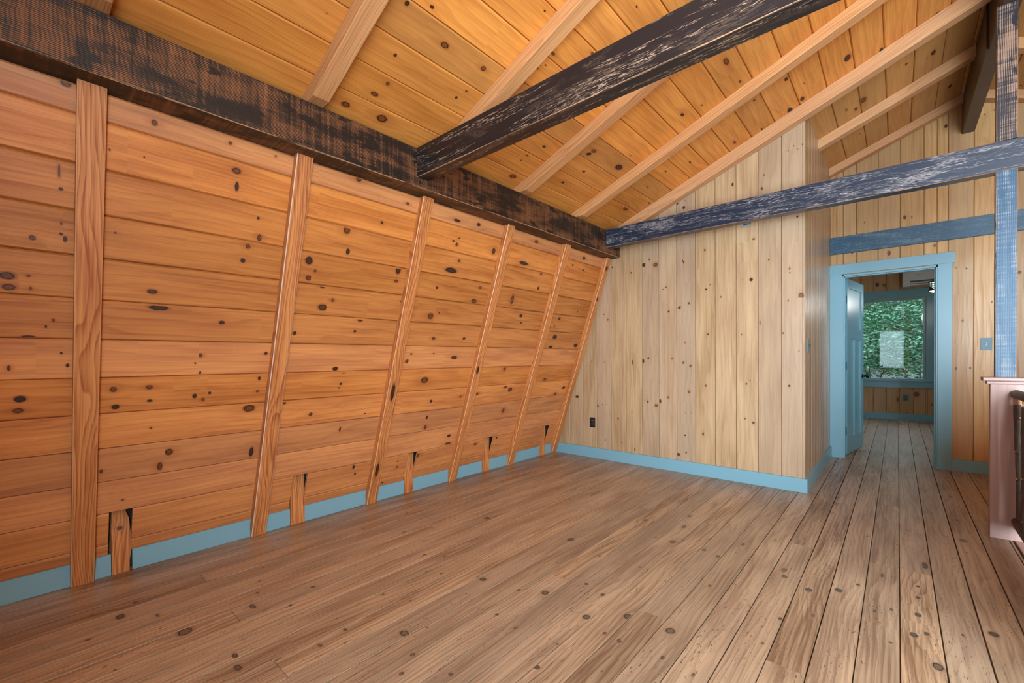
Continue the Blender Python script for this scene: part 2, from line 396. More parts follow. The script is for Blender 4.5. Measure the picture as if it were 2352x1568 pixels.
K_END = '''2.168,1.208,9,9 2.12,1.148,24,21 2.103,1.275,23,29 1.857,1.385,10,10 1.841,1.353,6,6 1.61,1.412,12,11 2.148,0.781,10,10 2.058,1.004,10,10 1.571,0.723,10,10 1.635,0.674,8,8 1.14,1.195,12,13 1.109,1.137,26,15 1.134,1.447,10,10 1.098,0.682,6,7 1.103,0.515,8,9 1.096,1.017,29,6 1.637,1.511,9,10 2.085,1.559,14,14 1.641,1.52,17,17 1.676,1.613,11,11 1.795,1.777,10,10 1.836,1.812,5,5 1.841,2.163,18,16 1.849,2.094,5,4 1.998,2.303,8,7 1.898,2.459,9,7 1.862,2.46,7,6 1.659,2.542,26,22 1.625,2.448,7,6 1.364,1.792,9,9 1.35,2.084,7,7 1.449,2.234,23,5 1.349,2.406,8,7 1.091,1.558,12,12 1.062,1.627,13,12 0.805,1.612,13,14 0.872,1.77,11,11 0.739,1.405,12,12 0.696,1.322,22,13 0.649,1.282,16,22 0.682,1.187,16,10 0.699,1.155,5,5 0.599,0.589,12,14 0.619,0.652,6,7 0.558,1.007,7,7 0.688,0.313,17,27 0.902,2.124,9,8 0.933,2.155,6,5 0.896,2.456,11,10 0.598,1.579,4,4 0.602,1.634,4,4 0.584,2.113,7,6 0.554,2.181,13,11 0.373,1.573,9,9 0.405,1.745,16,10 0.174,1.508,18,18 0.202,1.583,9,9 0.221,0.685,6,7 0.216,0.886,8,9 0.159,1.039,22,6 2.929,2.489,6,5 2.901,2.45,5,4 2.894,2.519,4,3 2.923,2.552,7,6 2.747,2.267,7,7 2.733,2.011,19,10 2.633,2.249,14,8 2.624,1.567,18,15 2.677,1.505,10,8 2.688,1.58,5,5 2.2,2.184,9,13 2.171,2.079,5,5 1.998,2.302,7,6 2.169,1.207,8,8 2.101,1.558,12,12'''
K_CEIL = '''-3.151,1.46,13,13 -2.882,1.405,28,17 -2.617,1.418,19,15 -3.066,1.236,10,10 -3.016,1.089,12,11 -3.045,1.004,25,15 -3.146,0.877,28,19 -2.929,0.891,36,27 -3.422,1.239,2,2 -2.608,1.268,9,6 -2.632,1.208,10,10 -2.554,1.8,8,5 -2.327,1.686,18,8 -2.336,1.581,8,5 -2.309,1.62,7,4 -2.112,1.816,14,9 -1.802,1.222,17,11 -1.856,1.105,12,8 -1.862,1.053,7,5 -1.792,0.91,38,22 -1.379,1.383,32,16 -1.395,1.346,27,17 -1.255,1.21,16,10 -1.319,1.048,23,10 -2.126,2.096,10,5 -1.209,2.293,43,16 -1.024,1.935,28,12 -0.279,2.871,48,23 -0.551,2.529,27,13 -0.906,2.303,16,8 -0.572,2.319,18,8 -0.09,2.479,53,20 -0.14,2.572,40,16 -0.091,2.273,25,6 -0.171,2.078,28,11 -0.337,1.752,22,7 -0.337,2.612,10,4 -0.459,1.577,18,7 -0.405,1.383,15,6 -0.301,1.124,47,22 -1.249,1.212,16,10 -0.982,1.388,55,30 -1.386,1.348,24,16 -1.316,1.052,19,10 -0.12,1.271,24,10 -0.056,3.355,33,16 -0.084,3.062,28,12 0.549,2.925,55,23 0.482,3.36,42,17 0.507,3.325,13,4 0.538,2.807,20,8 0.634,2.869,30,14 1.361,3.51,39,14 0.387,3.2,19,9'''
K_GAB = '''2.596,3.204,23,14 2.587,3.259,8,6 2.262,3.431,15,10 2.243,3.081,30,16 2.612,2.878,8,6 1.998,3.658,7,5 2.015,3.585,6,4 1.915,3.999,18,14 1.49,3.631,12,8 1.016,3.586,14,9 1.022,3.683,12,8 2,3.656,10,7 1.656,3.825,9,7 3.456,3.774,7,5 3.437,3.51,21,13 3.473,3.836,7,5'''
K_FLOOR = '''-1.67,2.104,30,20 -1.434,1.82,22,16 -1.383,2.069,31,15 -1.159,2.026,24,16 -1.43,2.444,25,11 -2.068,2.447,14,10 -1.639,2.695,30,15 -1.718,2.71,22,15 -1.666,2.289,23,14 -1.697,2.377,23,14 -2.577,2.258,27,22 -2.751,2.599,13,6 -2.735,2.479,15,8 -2.554,2.438,27,23 -1.793,2.825,24,18 -1.702,2.936,24,18 -1.372,3.093,30,8 -1.751,3.132,13,7 -1.814,3.075,17,6 -1.54,3.225,17,10 -1.728,3.22,21,13 -1.928,3.201,22,16 -1.885,3.242,17,10 -2.12,3.264,31,19 0.647,3.475,33,14 -0.036,3.459,26,14 -0.492,3.459,36,21 -1.083,3.265,58,15 -1.71,3.448,23,18 -1.8,3.353,12,5 -2.033,2.872,17,6 -2.156,2.771,16,9 -2.751,2.306,13,10 -2.134,0.941,23,26 -2.054,1.604,29,23 -2.766,1.538,21,21 -2.724,1.749,11,10 -2.659,1.861,22,22 -2.457,1.969,13,12 -2.493,2.082,16,11 -2.7,2.12,21,20 -3.09,2.143,13,14 -3.324,1.934,9,11 -3.351,1.744,9,14 -2.113,2.095,10,8 -2.756,2.31,13,10 -2.945,1.807,10,10 -2.933,2.136,6,7 -2.869,1.325,7,10 -2.95,2.341,6,4 -3.643,0.903,14,30 -3.381,0.942,12,15 -3.995,0.441,13,21 -3.95,0.653,7,20 -3.808,1.225,11,21 -3.823,1.308,13,25 -3.446,1.395,8,14 -3.296,1.607,20,28 -3.352,1.743,13,13 -3.563,1.416,9,16 -3.898,0.893,32,35 -4.062,0.54,19,30 -3.187,1.273,6,10 -3.522,1.027,8,11 -3.586,0.79,6,14'''

# ------------------------------------------------------------------ materials
M = {}
M['slant'] = wood('pine_amber', (.60, .232, .056), (.34, .100, .018), knot=(.050, .022, .014), halo=(.29, .085, .022), ring=.38, fine=.40, rough=.36, spec=.30, blotch=.56, tone=.34, rf=9., gk=.10)
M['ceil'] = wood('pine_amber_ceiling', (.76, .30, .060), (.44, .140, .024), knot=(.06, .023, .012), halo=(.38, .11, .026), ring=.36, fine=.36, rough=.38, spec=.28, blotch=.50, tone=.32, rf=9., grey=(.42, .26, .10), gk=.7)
M['end'] = wood('pine_pale', (.56, .385, .215), (.35, .205, .092), knot=(.060, .028, .016), halo=(.38, .18, .075), ring=.40, fine=.42, rough=.24, spec=.65, blotch=.58, tone=.24, grey=(.36, .27, .22), gk=.42, rf=8.)
M['gable'] = wood('pine_honey', (.56, .335, .14), (.38, .185, .058), knot=(.065, .026, .015), halo=(.38, .14, .045), ring=.40, fine=.38, rough=.34, spec=.35, blotch=.48, tone=.28, grey=(.42, .28, .17), gk=.4, rf=8.)
M['floor'] = wood('fir_floor', (.55, .375, .225), (.185, .10, .052), knot=(.115, .085, .065), halo=(.28, .18, .105), ring=.46, fine=.46, rough=.27, spec=.45, blotch=.60, tone=.46, grey=(.36, .27, .19), gk=.5, rf=16., fleck=1.0, bump=.4)
M['fir'] = wood('fir_timber', (.64, .27, .088), (.30, .080, .020), knot=(.06, .022, .012), halo=(.28, .09, .025), ring=.78, fine=.52, rough=.42, spec=.28, blotch=.28, tone=.26, rf=26., bump=.5)
M['rafter'] = wood('fir_rafter', (.66, .33, .135), (.40, .16, .052), knot=(.09, .035, .02), halo=(.34, .13, .05), ring=.55, fine=.45, rough=.42, spec=.3, blotch=.28, tone=.22, rf=24., grey=(.46, .31, .21), gk=.4)
M['sill'] = char_sawn('charred_sawn_timber', tan=(.34, .13, .042), black=(.008, .005, .004), bias=-.06, kerf=.0066, rough=.5)
M['tie'] = char_streak('charred_streaked_timber', tan=(.44, .28, .18), black=(.010, .009, .011), bias=.05, patch=.12)
M['tieb'] = char_streak('rubbed_timber_sky_sheen', tan=(.40, .35, .33), black=(.012, .023, .044), bias=.01, patch=.55, rough=.33)  # blue of the reflected sky put into the black base colour
M['tiec'] = char_streak('rubbed_timber_blue_sheen', tan=(.16, .22, .27), black=(.012, .062, .112), bias=-.04, patch=.5, rough=.36)  # both tones tinted blue to paint in the sky sheen
M['postu'] = char_sawn('charred_sawn_post', tan=(.50, .30, .19), black=(.012, .013, .020), bias=.02, kerf=.0070)
M['postl'] = char_sawn('sawn_post_sky_sheen', tan=(.34, .38, .42), black=(.014, .062, .120), bias=.08, kerf=.0070, rough=.45)  # sky reflection painted as blue into the char colour
M['ridge'] = plain('dark_brown_stained_timber', (.050, .028, .016), .42, var=.35, sc=14)
M['teal'] = plain('teal_paint', (.180, .355, .430), .38, var=.02, sc=4)
M['door'] = plain('door_paint', (.14, .32, .38), .28, var=.02, sc=4)
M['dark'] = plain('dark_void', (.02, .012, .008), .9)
M['cap'] = wood('taupe_stained_wood', (.42, .27, .225), (.34, .20, .165), ring=.15, fine=.35, rough=.45, blotch=.25, tone=.05, rf=8.)
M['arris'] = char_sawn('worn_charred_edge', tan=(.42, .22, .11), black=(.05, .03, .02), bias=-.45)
M['paleedge'] = plain('pale_worn_edge_highlight', (.62, .50, .42), .5, var=.2, sc=60)  # worn arris, with an edge highlight put into its pale colour
M['firedge'] = plain('fir_worn_edge_highlight', (.66, .34, .15), .45, var=.2, sc=60)  # worn fir arris, lightened to paint the highlight on the chamfer
M['bark'] = plain('peeled_bark', (.060, .040, .030), .55, var=.75, sc=45, bump=.9)
M['cutwood'] = plain('cut_branch_wood', (.60, .34, .17), .6, var=.25, sc=120)
M['black'] = plain('black_metal', (.012, .012, .014), .35, metal=.6, spec=.5)
M['blackp'] = plain('black_plastic', (.012, .013, .015), .3)
M['blued'] = plain('dark_blue_steel', (.03, .10, .14), .35, metal=.3)
M['white'] = plain('white_plastic', (.62, .62, .62), .4, var=.01)
M['grey'] = plain('grey_plastic', (.22, .23, .24), .5)
M['lgrey'] = plain('light_grey_plastic', (.40, .41, .42), .5)
M['glass'] = thin_glass('window_glass', .5)
M['lampglass'] = thin_glass('lamp_glass', .8)
M['bulb'] = plain('lit_bulb', (.9, .9, .9), .3, emit=((.9, 1., .98), 9.))
M['diff'] = plain('frosted_diffuser', (.85, .9, .9), .4, emit=((.85, 1., .97), 2.5))
M['tape'] = plain('blue_tape', (.12, .36, .60), .5)
M['platesteel'] = plain('brushed_switch_plate', (.12, .22, .27), .5)
M['sub'] = plain('plain_boarding', (.40, .24, .12), .6, var=.15, sc=6)
M['drywall'] = plain('cream_plaster', (.62, .58, .50), .8, var=.03)

# ------------------------------------------------------------------ setting
SL = .3445; LL = math.hypot(1, SL); RS = .4; RC = 1/math.hypot(1, RS); RSN = RS*RC; RX = 3.665
def zceil(x, y=0.): 
    x = min(x, 2*RX-x); return 2.545+RS*(x-.874)+max(0, y)*.019
KW, KE, KC, KG, KF = (parse(s) for s in (K_WALL, K_END, K_CEIL, K_GAB, K_FLOOR))
BLK = [(-4.035, -3.950), (-3.118, -3.020), (-2.190, -2.095), (-1.257, -1.157), (-.312, -.205)]

def build_left_wall(mirror=False):
    r = random.Random(11); mb = MB()
    sg = -1 if mirror else 1
    O = (-.03, 0, 0) if not mirror else (2*RX+.03, 0, 0)
    U = (0, 1, 0); V = (sg*SL/LL, 0, 1/LL); Nn = (sg/LL, 0, -SL/LL)
    seams = [.118, .187, .377, .564, .752, .940, 1.127, 1.315, 1.502, 1.690, 1.877, 2.065, 2.253, 2.362]
    for i in range(len(seams)-1):
        a, b = seams[i], seams[i+1]; sd = 1+i*1.7+(50 if mirror else 0); tn = (r.random(), r.random(), r.random())
        cuts = [(-5.0, .018)]
        if i < 2 and not mirror:
            e = [-5.0]
            for y0, y1 in BLK: e += [y0-.015, y1-.006 if y0 < -4 else y1-.014]
            e.append(.018); cuts = [(e[j], e[j+1]) for j in range(0, len(e), 2)]
        if mirror: cuts = [(-5.0, 1.813)]
        for u0, u1 in cuts:
            ks = pick(KW, a, b, u0, u1) if not mirror else rand_knots(r, u0, u1, a, b)
            if not mirror and u0 < -4.6: ks = [k for k in rand_knots(r, -4.95, -4.5, a, b, 1.)]+ks
            if not mirror: ks = ks + [k for k in rand_knots(r, u0+.1, u1-.1, a, b, .35) if all(abs(k[0]-q[0]) > .14 for q in ks)]
            board(mb, O, U, V, Nn, u0, u1, a, b, t=.018, e=.006, g=.007, knots=ks, seed=sd, tn=tn)
    o = structure(mb.build('wall_left' if not mirror else 'wall_right', M['slant']))
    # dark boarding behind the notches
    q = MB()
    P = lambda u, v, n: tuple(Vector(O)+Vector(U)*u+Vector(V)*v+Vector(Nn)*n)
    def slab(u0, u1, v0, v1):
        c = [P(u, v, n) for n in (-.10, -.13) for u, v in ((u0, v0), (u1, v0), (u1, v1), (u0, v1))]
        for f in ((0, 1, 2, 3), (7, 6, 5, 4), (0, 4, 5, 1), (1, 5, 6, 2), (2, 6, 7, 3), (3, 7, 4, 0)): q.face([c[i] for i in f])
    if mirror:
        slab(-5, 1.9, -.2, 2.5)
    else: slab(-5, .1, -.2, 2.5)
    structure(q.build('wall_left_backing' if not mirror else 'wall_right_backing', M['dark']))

def build_ceiling():
    r = random.Random(5)
    xs = [.60, .774, .950, 1.126, 1.303, 1.479, 1.656, 1.832, 2.010, 2.189, 2.366, 2.546, 2.727, 2.903, 3.075, 3.249, 3.427, 3.603, 3.665]
    for side in (0, 1):
        mb = MB()
        for part in (0, 1):
            sg = 1 if side == 0 else -1
            Vv = Vector((sg*RC, 0, RSN)); U = Vector((0, 1, .019 if part else 0)).normalized()
            Nn = U.cross(Vv)*sg; Nn.normalize()
            O = (.874 if side == 0 else 2*RX-.874, 0, 2.545)
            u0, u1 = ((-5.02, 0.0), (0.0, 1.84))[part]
            for i in range(len(xs)-1):
                a, b = (xs[i]-.874)/RC, (xs[i+1]-.874)/RC
                ks = []
                if side == 0:
                    ks = [(k[0], (k[1]-.874)/RC, k[2], min(k[3]/RC, .05)) for k in KC if xs[i] <= k[1] < xs[i+1] and u0 <= k[0] < u1]
                    ks = [(k[0], min(max(k[1], a+.02), b-.02), k[2], k[3]) for k in ks]
                ks = ks+[k for k in rand_knots(r, u0+.1, u1-.1, a, b, .4 if side == 0 else .6) if all(abs(k[0]-q[0]) > .14 for q in ks)]
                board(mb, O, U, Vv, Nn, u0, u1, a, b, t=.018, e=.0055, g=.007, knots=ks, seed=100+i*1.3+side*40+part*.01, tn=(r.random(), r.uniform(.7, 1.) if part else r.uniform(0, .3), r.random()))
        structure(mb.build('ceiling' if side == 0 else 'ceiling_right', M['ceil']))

def clad(mb, O, U, V, Nn, seams, zb, zt, holes=(), knots=(), r=None, seed0=0., e=.004, g=.0045, t=.018, dens=.35):
    """vertical boards on seams; holes are (v0, v1, u0, u1)"""
    for i in range(len(seams)-1):
        a, b = seams[i], seams[i+1]; tn = (r.random(), r.random(), r.random())
        xs = sorted({a, b} | {h[k] for h in holes for k in (0, 1) if a+.002 < h[k] < b-.002})
        for j in range(len(xs)-1):
            p, q = xs[j], xs[j+1]; mid = (p+q)/2
            hs = sorted([(h[2], h[3]) for h in holes if h[0] < mid < h[1]])
            segs = []; cur = zb
            for h0, h1 in hs:
                if h0 > cur+.002: segs.append((cur, h0))
                cur = max(cur, h1)
            segs.append((cur, zt))
            for s0, s1 in segs:
                top = (s1(mid) if callable(s1) else s1)
                if top-s0 < .01: continue
                kk = [k for k in knots if p <= k[1] < q and s0 < k[0] < top]
                kk = [(k[0], min(max(k[1], p+.012), q-.012), k[2], min(k[3], (q-p)*.4)) for k in kk]
                kk = kk+[k for k in (rand_knots(r, s0+.1, top-.1, p, q, dens) if q-p > .1 else []) if all(abs(k[0]-z[0]) > .14 for z in kk)]
                board(mb, O, U, V, Nn, s0, s1, p, q, t=t, e=e if (p == a or q == b) else .0005, g=g, knots=kk, seed=seed0+i*1.9, tn=tn)

def build_walls():
    r = random.Random(21)
    # end wall of the closet that closes the bay
    mb = MB()
    seams = [-.02, .030, .210, .391, .577, .759, .940, 1.125, 1.307, 1.490, 1.673, 1.856, 2.038, 2.218, 2.398, 2.570]
    top = lambda x: max(.16, min((x+.03)/SL-.002, zceil(x)-.004))
    clad(mb, (0, .018, 0), (0, 0, 1), (1, 0, 0), (0, -1, 0), seams, .02, top, knots=KE, r=r, seed0=200, e=.0035, g=.004)
    structure(mb.build('wall_end', M['end']))
    mb = MB(); seams = [.018+.18*i for i in range(10)]+[1.813]
    clad(mb, (2.57, 0, 0), (0, 0, 1), (0, 1, 0), (1, 0, 0), seams, .02, lambda y: zceil(2.57, y)-.004, r=r, seed0=240, e=.0035, g=.004, dens=.1)
    structure(mb.build('wall_closet_side', M['end']))
    # gable wall with the doorway
    mb = MB(); seams = [2.570, 2.632, 2.807, 2.991, 3.169, 3.351, 3.528, 3.706]+[3.706+.179*i for i in range(1, 20)]+[7.27]
    seams = [s for s in seams if s <= 7.27]
    gt = lambda x: min(zceil(x, 1.813)-.004, (2*RX-x+.03)/SL)
    clad(mb, (0, 1.813, 0), (0, 0, 1), (1, 0, 0), (0, -1, 0), seams, .02, gt, holes=[(2.690, 3.448, 0, 2.060)], knots=KG, r=r, seed0=260)
    structure(mb.build('wall_gable', M['gable']))
    mb = MB()
    for x0, x1, z0, z1 in ((1.2, 2.684, 0, 2.75), (3.454, 4.8, 0, 2.75), (2.684, 3.454, 2.066, 2.75)): box(mb, x0, x1, 1.832, 1.93, z0, z1)
    structure(mb.build('wall_gable_room_side', M['gable']))
    mb = MB(); pts = [(2.40, 2.752), (4.93, 2.752), (4.93, zceil(4.93, 1.8)-.03), (RX, zceil(RX, 1.8)-.03), (2.40, zceil(2.40, 1.8)-.03)]
    A_ = [(x, 1.834, z) for x, z in pts]; B_ = [(x, 1.93, z) for x, z in pts]
    mb.face(A_); mb.face(B_[::-1])
    for k in range(5): mb.face([A_[(k+1) % 5], A_[k], B_[k], B_[(k+1) % 5]])
    structure(mb.build('wall_gable_peak', M['sub']))
    # the room beyond the door
    mb = MB(); seams = [1.2+.18*i for i in range(21)]
    clad(mb, (0, 6.08, 0), (0, 0, 1), (1, 0, 0), (0, -1, 0), seams, .02, 2.75, holes=[(2.63, 3.515, .71, 2.165)], r=r, seed0=300, e=.005, g=.006, dens=.9,
         knots=[(.36, 3.17, .03, .022), (.47, 3.40, .035, .03), (.30, 3.60, .012, .01), (2.45, 2.87, .03, .02), (2.43, 2.97, .02, .02)])
    structure(mb.build('wall_far', M['gable']))
    mb = MB(); box(mb, 1.12, 1.2, 1.93, 6.1, 0, 2.75); structure(mb.build('wall_far_left', M['gable']))
    mb = MB()
    for y0, y1, z0, z1 in ((1.93, 2.55, 0, 2.75), (3.85, 6.1, 0, 2.75), (2.55, 3.85, 0, 1.0), (2.55, 3.85, 2.2, 2.75)): box(mb, 4.8, 4.88, y0, y1, z0, z1)
    structure(mb.build('wall_far_right', M['gable']))
    mb = MB(); box(mb, 1.12, 4.88, 1.832, 6.1, 2.75, 2.8); structure(mb.build('ceiling_far_room', M['drywall']))
    # wall behind the photographer, with its glazing
    mb = MB(); seams = [-.02+.18*i for i in range(41)]
    bt = lambda x: max(.1, min((min(x, 2*RX-x)+.05)/SL, zceil(x)-.004))
    clad(mb, (0, -5.0, 0), (0, 0, 1), (1, 0, 0), (0, 1, 0), seams, -.3, bt, holes=HOLES_BACK, r=r, seed0=340)
    structure(mb.build('wall_back', M['gable']))
    # stair well below the loft
    mb = MB(); box(mb, 3.70, 3.80, -5, -.2, -2.7, -.27); box(mb, 3.8, 7.4, -.30, -.2, -2.7, -.27); box(mb, 7.4, 7.5, -5, -.2, -2.7, 0); box(mb, 3.7, 7.5, -5.1, -5, -2.7, -.3)
    structure(mb.build('wall_stairwell', M['sub']))
    mb = MB(); box(mb, 3.70, 7.5, -5.1, -.2, -2.8, -2.7); structure(mb.build('floor_lower', M['sub']))
HOLES_BACK = [(2.53, 3.33, .70, 2.08), (3.75, 5.75, -.2, 3.0)]

def build_floor():
    r = random.Random(31); mb = MB(); W = .1275
    k0 = int((-.05-2.5225)/W)-1
    jl = {0: -3.72, 1: -2.49, 2: -1.21, 3: .05}
    xref = .4125; kr = round((xref-2.5225)/W-.5)
    for k in range(k0, int((7.35-2.5225)/W)+1):
        a = 2.5225+k*W; b = a+W
        ys, ye = -5.0, 6.09
        if a >= 3.66: ys = -.235
        ye = 6.09 if 1.15 < (a+b)/2 < 4.85 else 1.9
        if (a+b)/2 < 2.52: pass
        a_ = max(a, -.10)
        c = (k-kr) % 4
        base = {0: -3.72, 3: -2.49, 2: -1.215, 1: .06}[c]
        js = [base+4.93*n_ for n_ in (-1, 0, 1, 2)]
        e = [ys]+[j for j in js if ys+.05 < j < ye-.05]+[ye]
        for i in range(len(e)-1):
            u0, u1 = e[i]+.001, e[i+1]-.001
            ks = pick(KF, a, b, u0, u1)
            ks = ks+[q for q in rand_knots(r, u0+.05, u1-.05, a-.015, b+.015, .9) if all(abs(q[0]-z[0]) > .11 for z in ks)]
            ks = [(q[0], min(max(q[1], a+.01), b-.01), q[2], min(q[3], .03)) for q in ks]
            board(mb, (0, 0, 0), (0, 1, 0), (1, 0, 0), (0, 0, 1), u0, u1, a_+.0006, b-.0006, t=.02, e=.0007, g=.0035, gap=r.choice((.0009, .0013, .0022)), knots=ks, seed=400+k*2.3+i*.9, rnd=r)
    # narrow filler strip up to the stair opening
    board(mb, (0, 0, 0), (0, 1, 0), (1, 0, 0), (0, 0, 1), -5, -.235, 2.5225+9*W+.0006, 3.686, t=.02, e=.0016, g=.004, seed=701)
    mb.build('floor', M['floor'])['kind'] = 'structure'
    mb = MB(); box(mb, -.1, 3.69, -5, -.235, -.25, -.021); box(mb, -.1, 7.35, -.235, 6.2, -.25, -.021)
    structure(mb.build('floor_deck', M['sub']))

def build_trim():
    tl = MB(); e = [-5.0]
    for y0, y1 in BLK: e += [y0-.001, y1+.001]
    e.append(0.0)
    for j in range(0, len(e), 2): box(tl, -.018, 0, e[j], e[j+1], 0, .114, .0015)
    structure(tl.build('baseboard_left', M['teal']))
    mb = MB(); box(mb, .0, 2.588, 0, .018, 0, .118, .0015); structure(mb.build('baseboard_end', M['teal']))
    mb = MB(); box(mb, 2.57, 2.588, .018, 1.795, 0, .118, .0015); structure(mb.build('baseboard_closet_side', M['teal']))
    mb = MB(); box(mb, 3.560, 7.2, 1.795, 1.813, 0, .120, .0015); structure(mb.build('baseboard_gable', M['teal']))
    mb = MB(); box(mb, 1.2, 4.8, 6.062, 6.08, 0, .118, .0015); structure(mb.build('baseboard_far', M['door']))
    # door casing
    mb = MB(); box(mb, 2.570, 2.684, 1.795, 1.813, 0, 2.066, .0015); box(mb, 3.454, 3.558, 1.795, 1.813, 0, 2.066, .0015)
    box(mb, 2.562, 3.575, 1.789, 1.813, 2.066, 2.177, .0015); structure(mb.build('trim_1', M['teal']))
    # jamb lining and stop
    mb = MB()
    box(mb, 2.678, 2.698, 1.802, 1.94, 0, 2.060, .002); box(mb, 3.440, 3.460, 1.802, 1.94, 0, 2.060, .002); box(mb, 2.678, 3.460, 1.802, 1.94, 2.040, 2.060, .002)
    box(mb, 2.698, 2.708, 1.825, 1.885, 0, 2.040, .001); box(mb, 3.430, 3.440, 1.825, 1.885, 0, 2.040, .001); box(mb, 2.698, 3.440, 1.825, 1.885, 2.030, 2.040, .001)
    structure(mb.build('trim_2', M['teal']))
    # casing on the room side of the doorway
    mb = MB(); box(mb, 2.570, 2.680, 1.93, 1.946, 0, 2.066, .001); box(mb, 3.458, 3.566, 1.93, 1.946, 0, 2.066, .001); box(mb, 2.562, 3.575, 1.93, 1.95, 2.062, 2.177, .001)
    structure(mb.build('trim_3', M['door']))
    # casing of the far window
    mb = MB(); box(mb, 3.522, 3.655, 6.06, 6.08, .712, 2.178, .002); box(mb, 2.48, 2.622, 6.06, 6.08, .712, 2.178, .002); box(mb, 2.46, 3.675, 6.052, 6.08, 2.178, 2.322, .002)
    box(mb, 2.44, 3.695, 6.03, 6.08, .688, .712, .002); box(mb, 2.46, 3.675, 6.06, 6.08, .575, .688, .002)
    structure(mb.build('trim_4', M['door']))
    # floor edge trim along the stair opening
    mb = MB(); box(mb, 3.694, 3.80, -5.0, -.300, -.26, .004, .003, seed=3.); structure(mb.build('trim_5', M['cap']))

def window(name, x0, x1, y, z0, z1, mat, d=.06, fw=.045, facing=1, axis='x', mull=()):
    """fixed sash: frame mesh with a pane child"""
    mb = MB()
    def bx(a0, a1, c0, c1, off=0., dd=None):
        dd = d if dd is None else dd
        if axis == 'x': box(mb, a0, a1, y+off, y+off+dd, c0, c1, .003)
        else: box(mb, y+off, y+off+dd, a0, a1, c0, c1, .003)
    bx(x0, x0+fw, z0, z1); bx(x1-fw, x1, z0, z1); bx(x0+fw, x1-fw, z0, z0+fw); bx(x0+fw, x1-fw, z1-fw, z1)
    for q in mull: bx(q-.03, q+.03, z0+fw, z1-fw)
    o = structure(mb.build(name, mat))
    g = MB()
    if axis == 'x': box(g, x0+fw-.005, x1-fw+.005, y+d*.5-.002, y+d*.5+.002, z0+fw-.005, z1-fw+.005)
    else: box(g, y+d*.5-.002, y+d*.5+.002, x0+fw-.005, x1-fw+.005, z0+fw-.005, z1-fw+.005)
    # a single sheet is enough for thin glass
    g = MB()
    if axis == 'x': g.face([(x0+fw-.005, y+d*.5, z0+fw-.005), (x1-fw+.005, y+d*.5, z0+fw-.005), (x1-fw+.005, y+d*.5, z1-fw+.005), (x0+fw-.005, y+d*.5, z1-fw+.005)])
    else: g.face([(y+d*.5, x0+fw-.005, z0+fw-.005), (y+d*.5, x1-fw+.005, z0+fw-.005), (y+d*.5, x1-fw+.005, z1-fw+.005), (y+d*.5, x0+fw-.005, z1-fw+.005)])
    g.build('window_pane', M['glass'], o)
    return o

def build_windows():
    window('window_1', 2.632, 3.513, 6.085, .712, 2.163, M['door'], d=.07, fw=.030)
    window('window_2', 2.53, 3.33, -5.07, .70, 2.08, M['teal'])
    window('window_3', 3.75, 5.75, -5.07, -.2, 3.0, M['teal'], mull=(4.42, 5.08))
    window('window_added', 2.55, 3.85, 4.81, 1.0, 2.2, M['door'], axis='y')  # unseen window added to frame the far room fill light

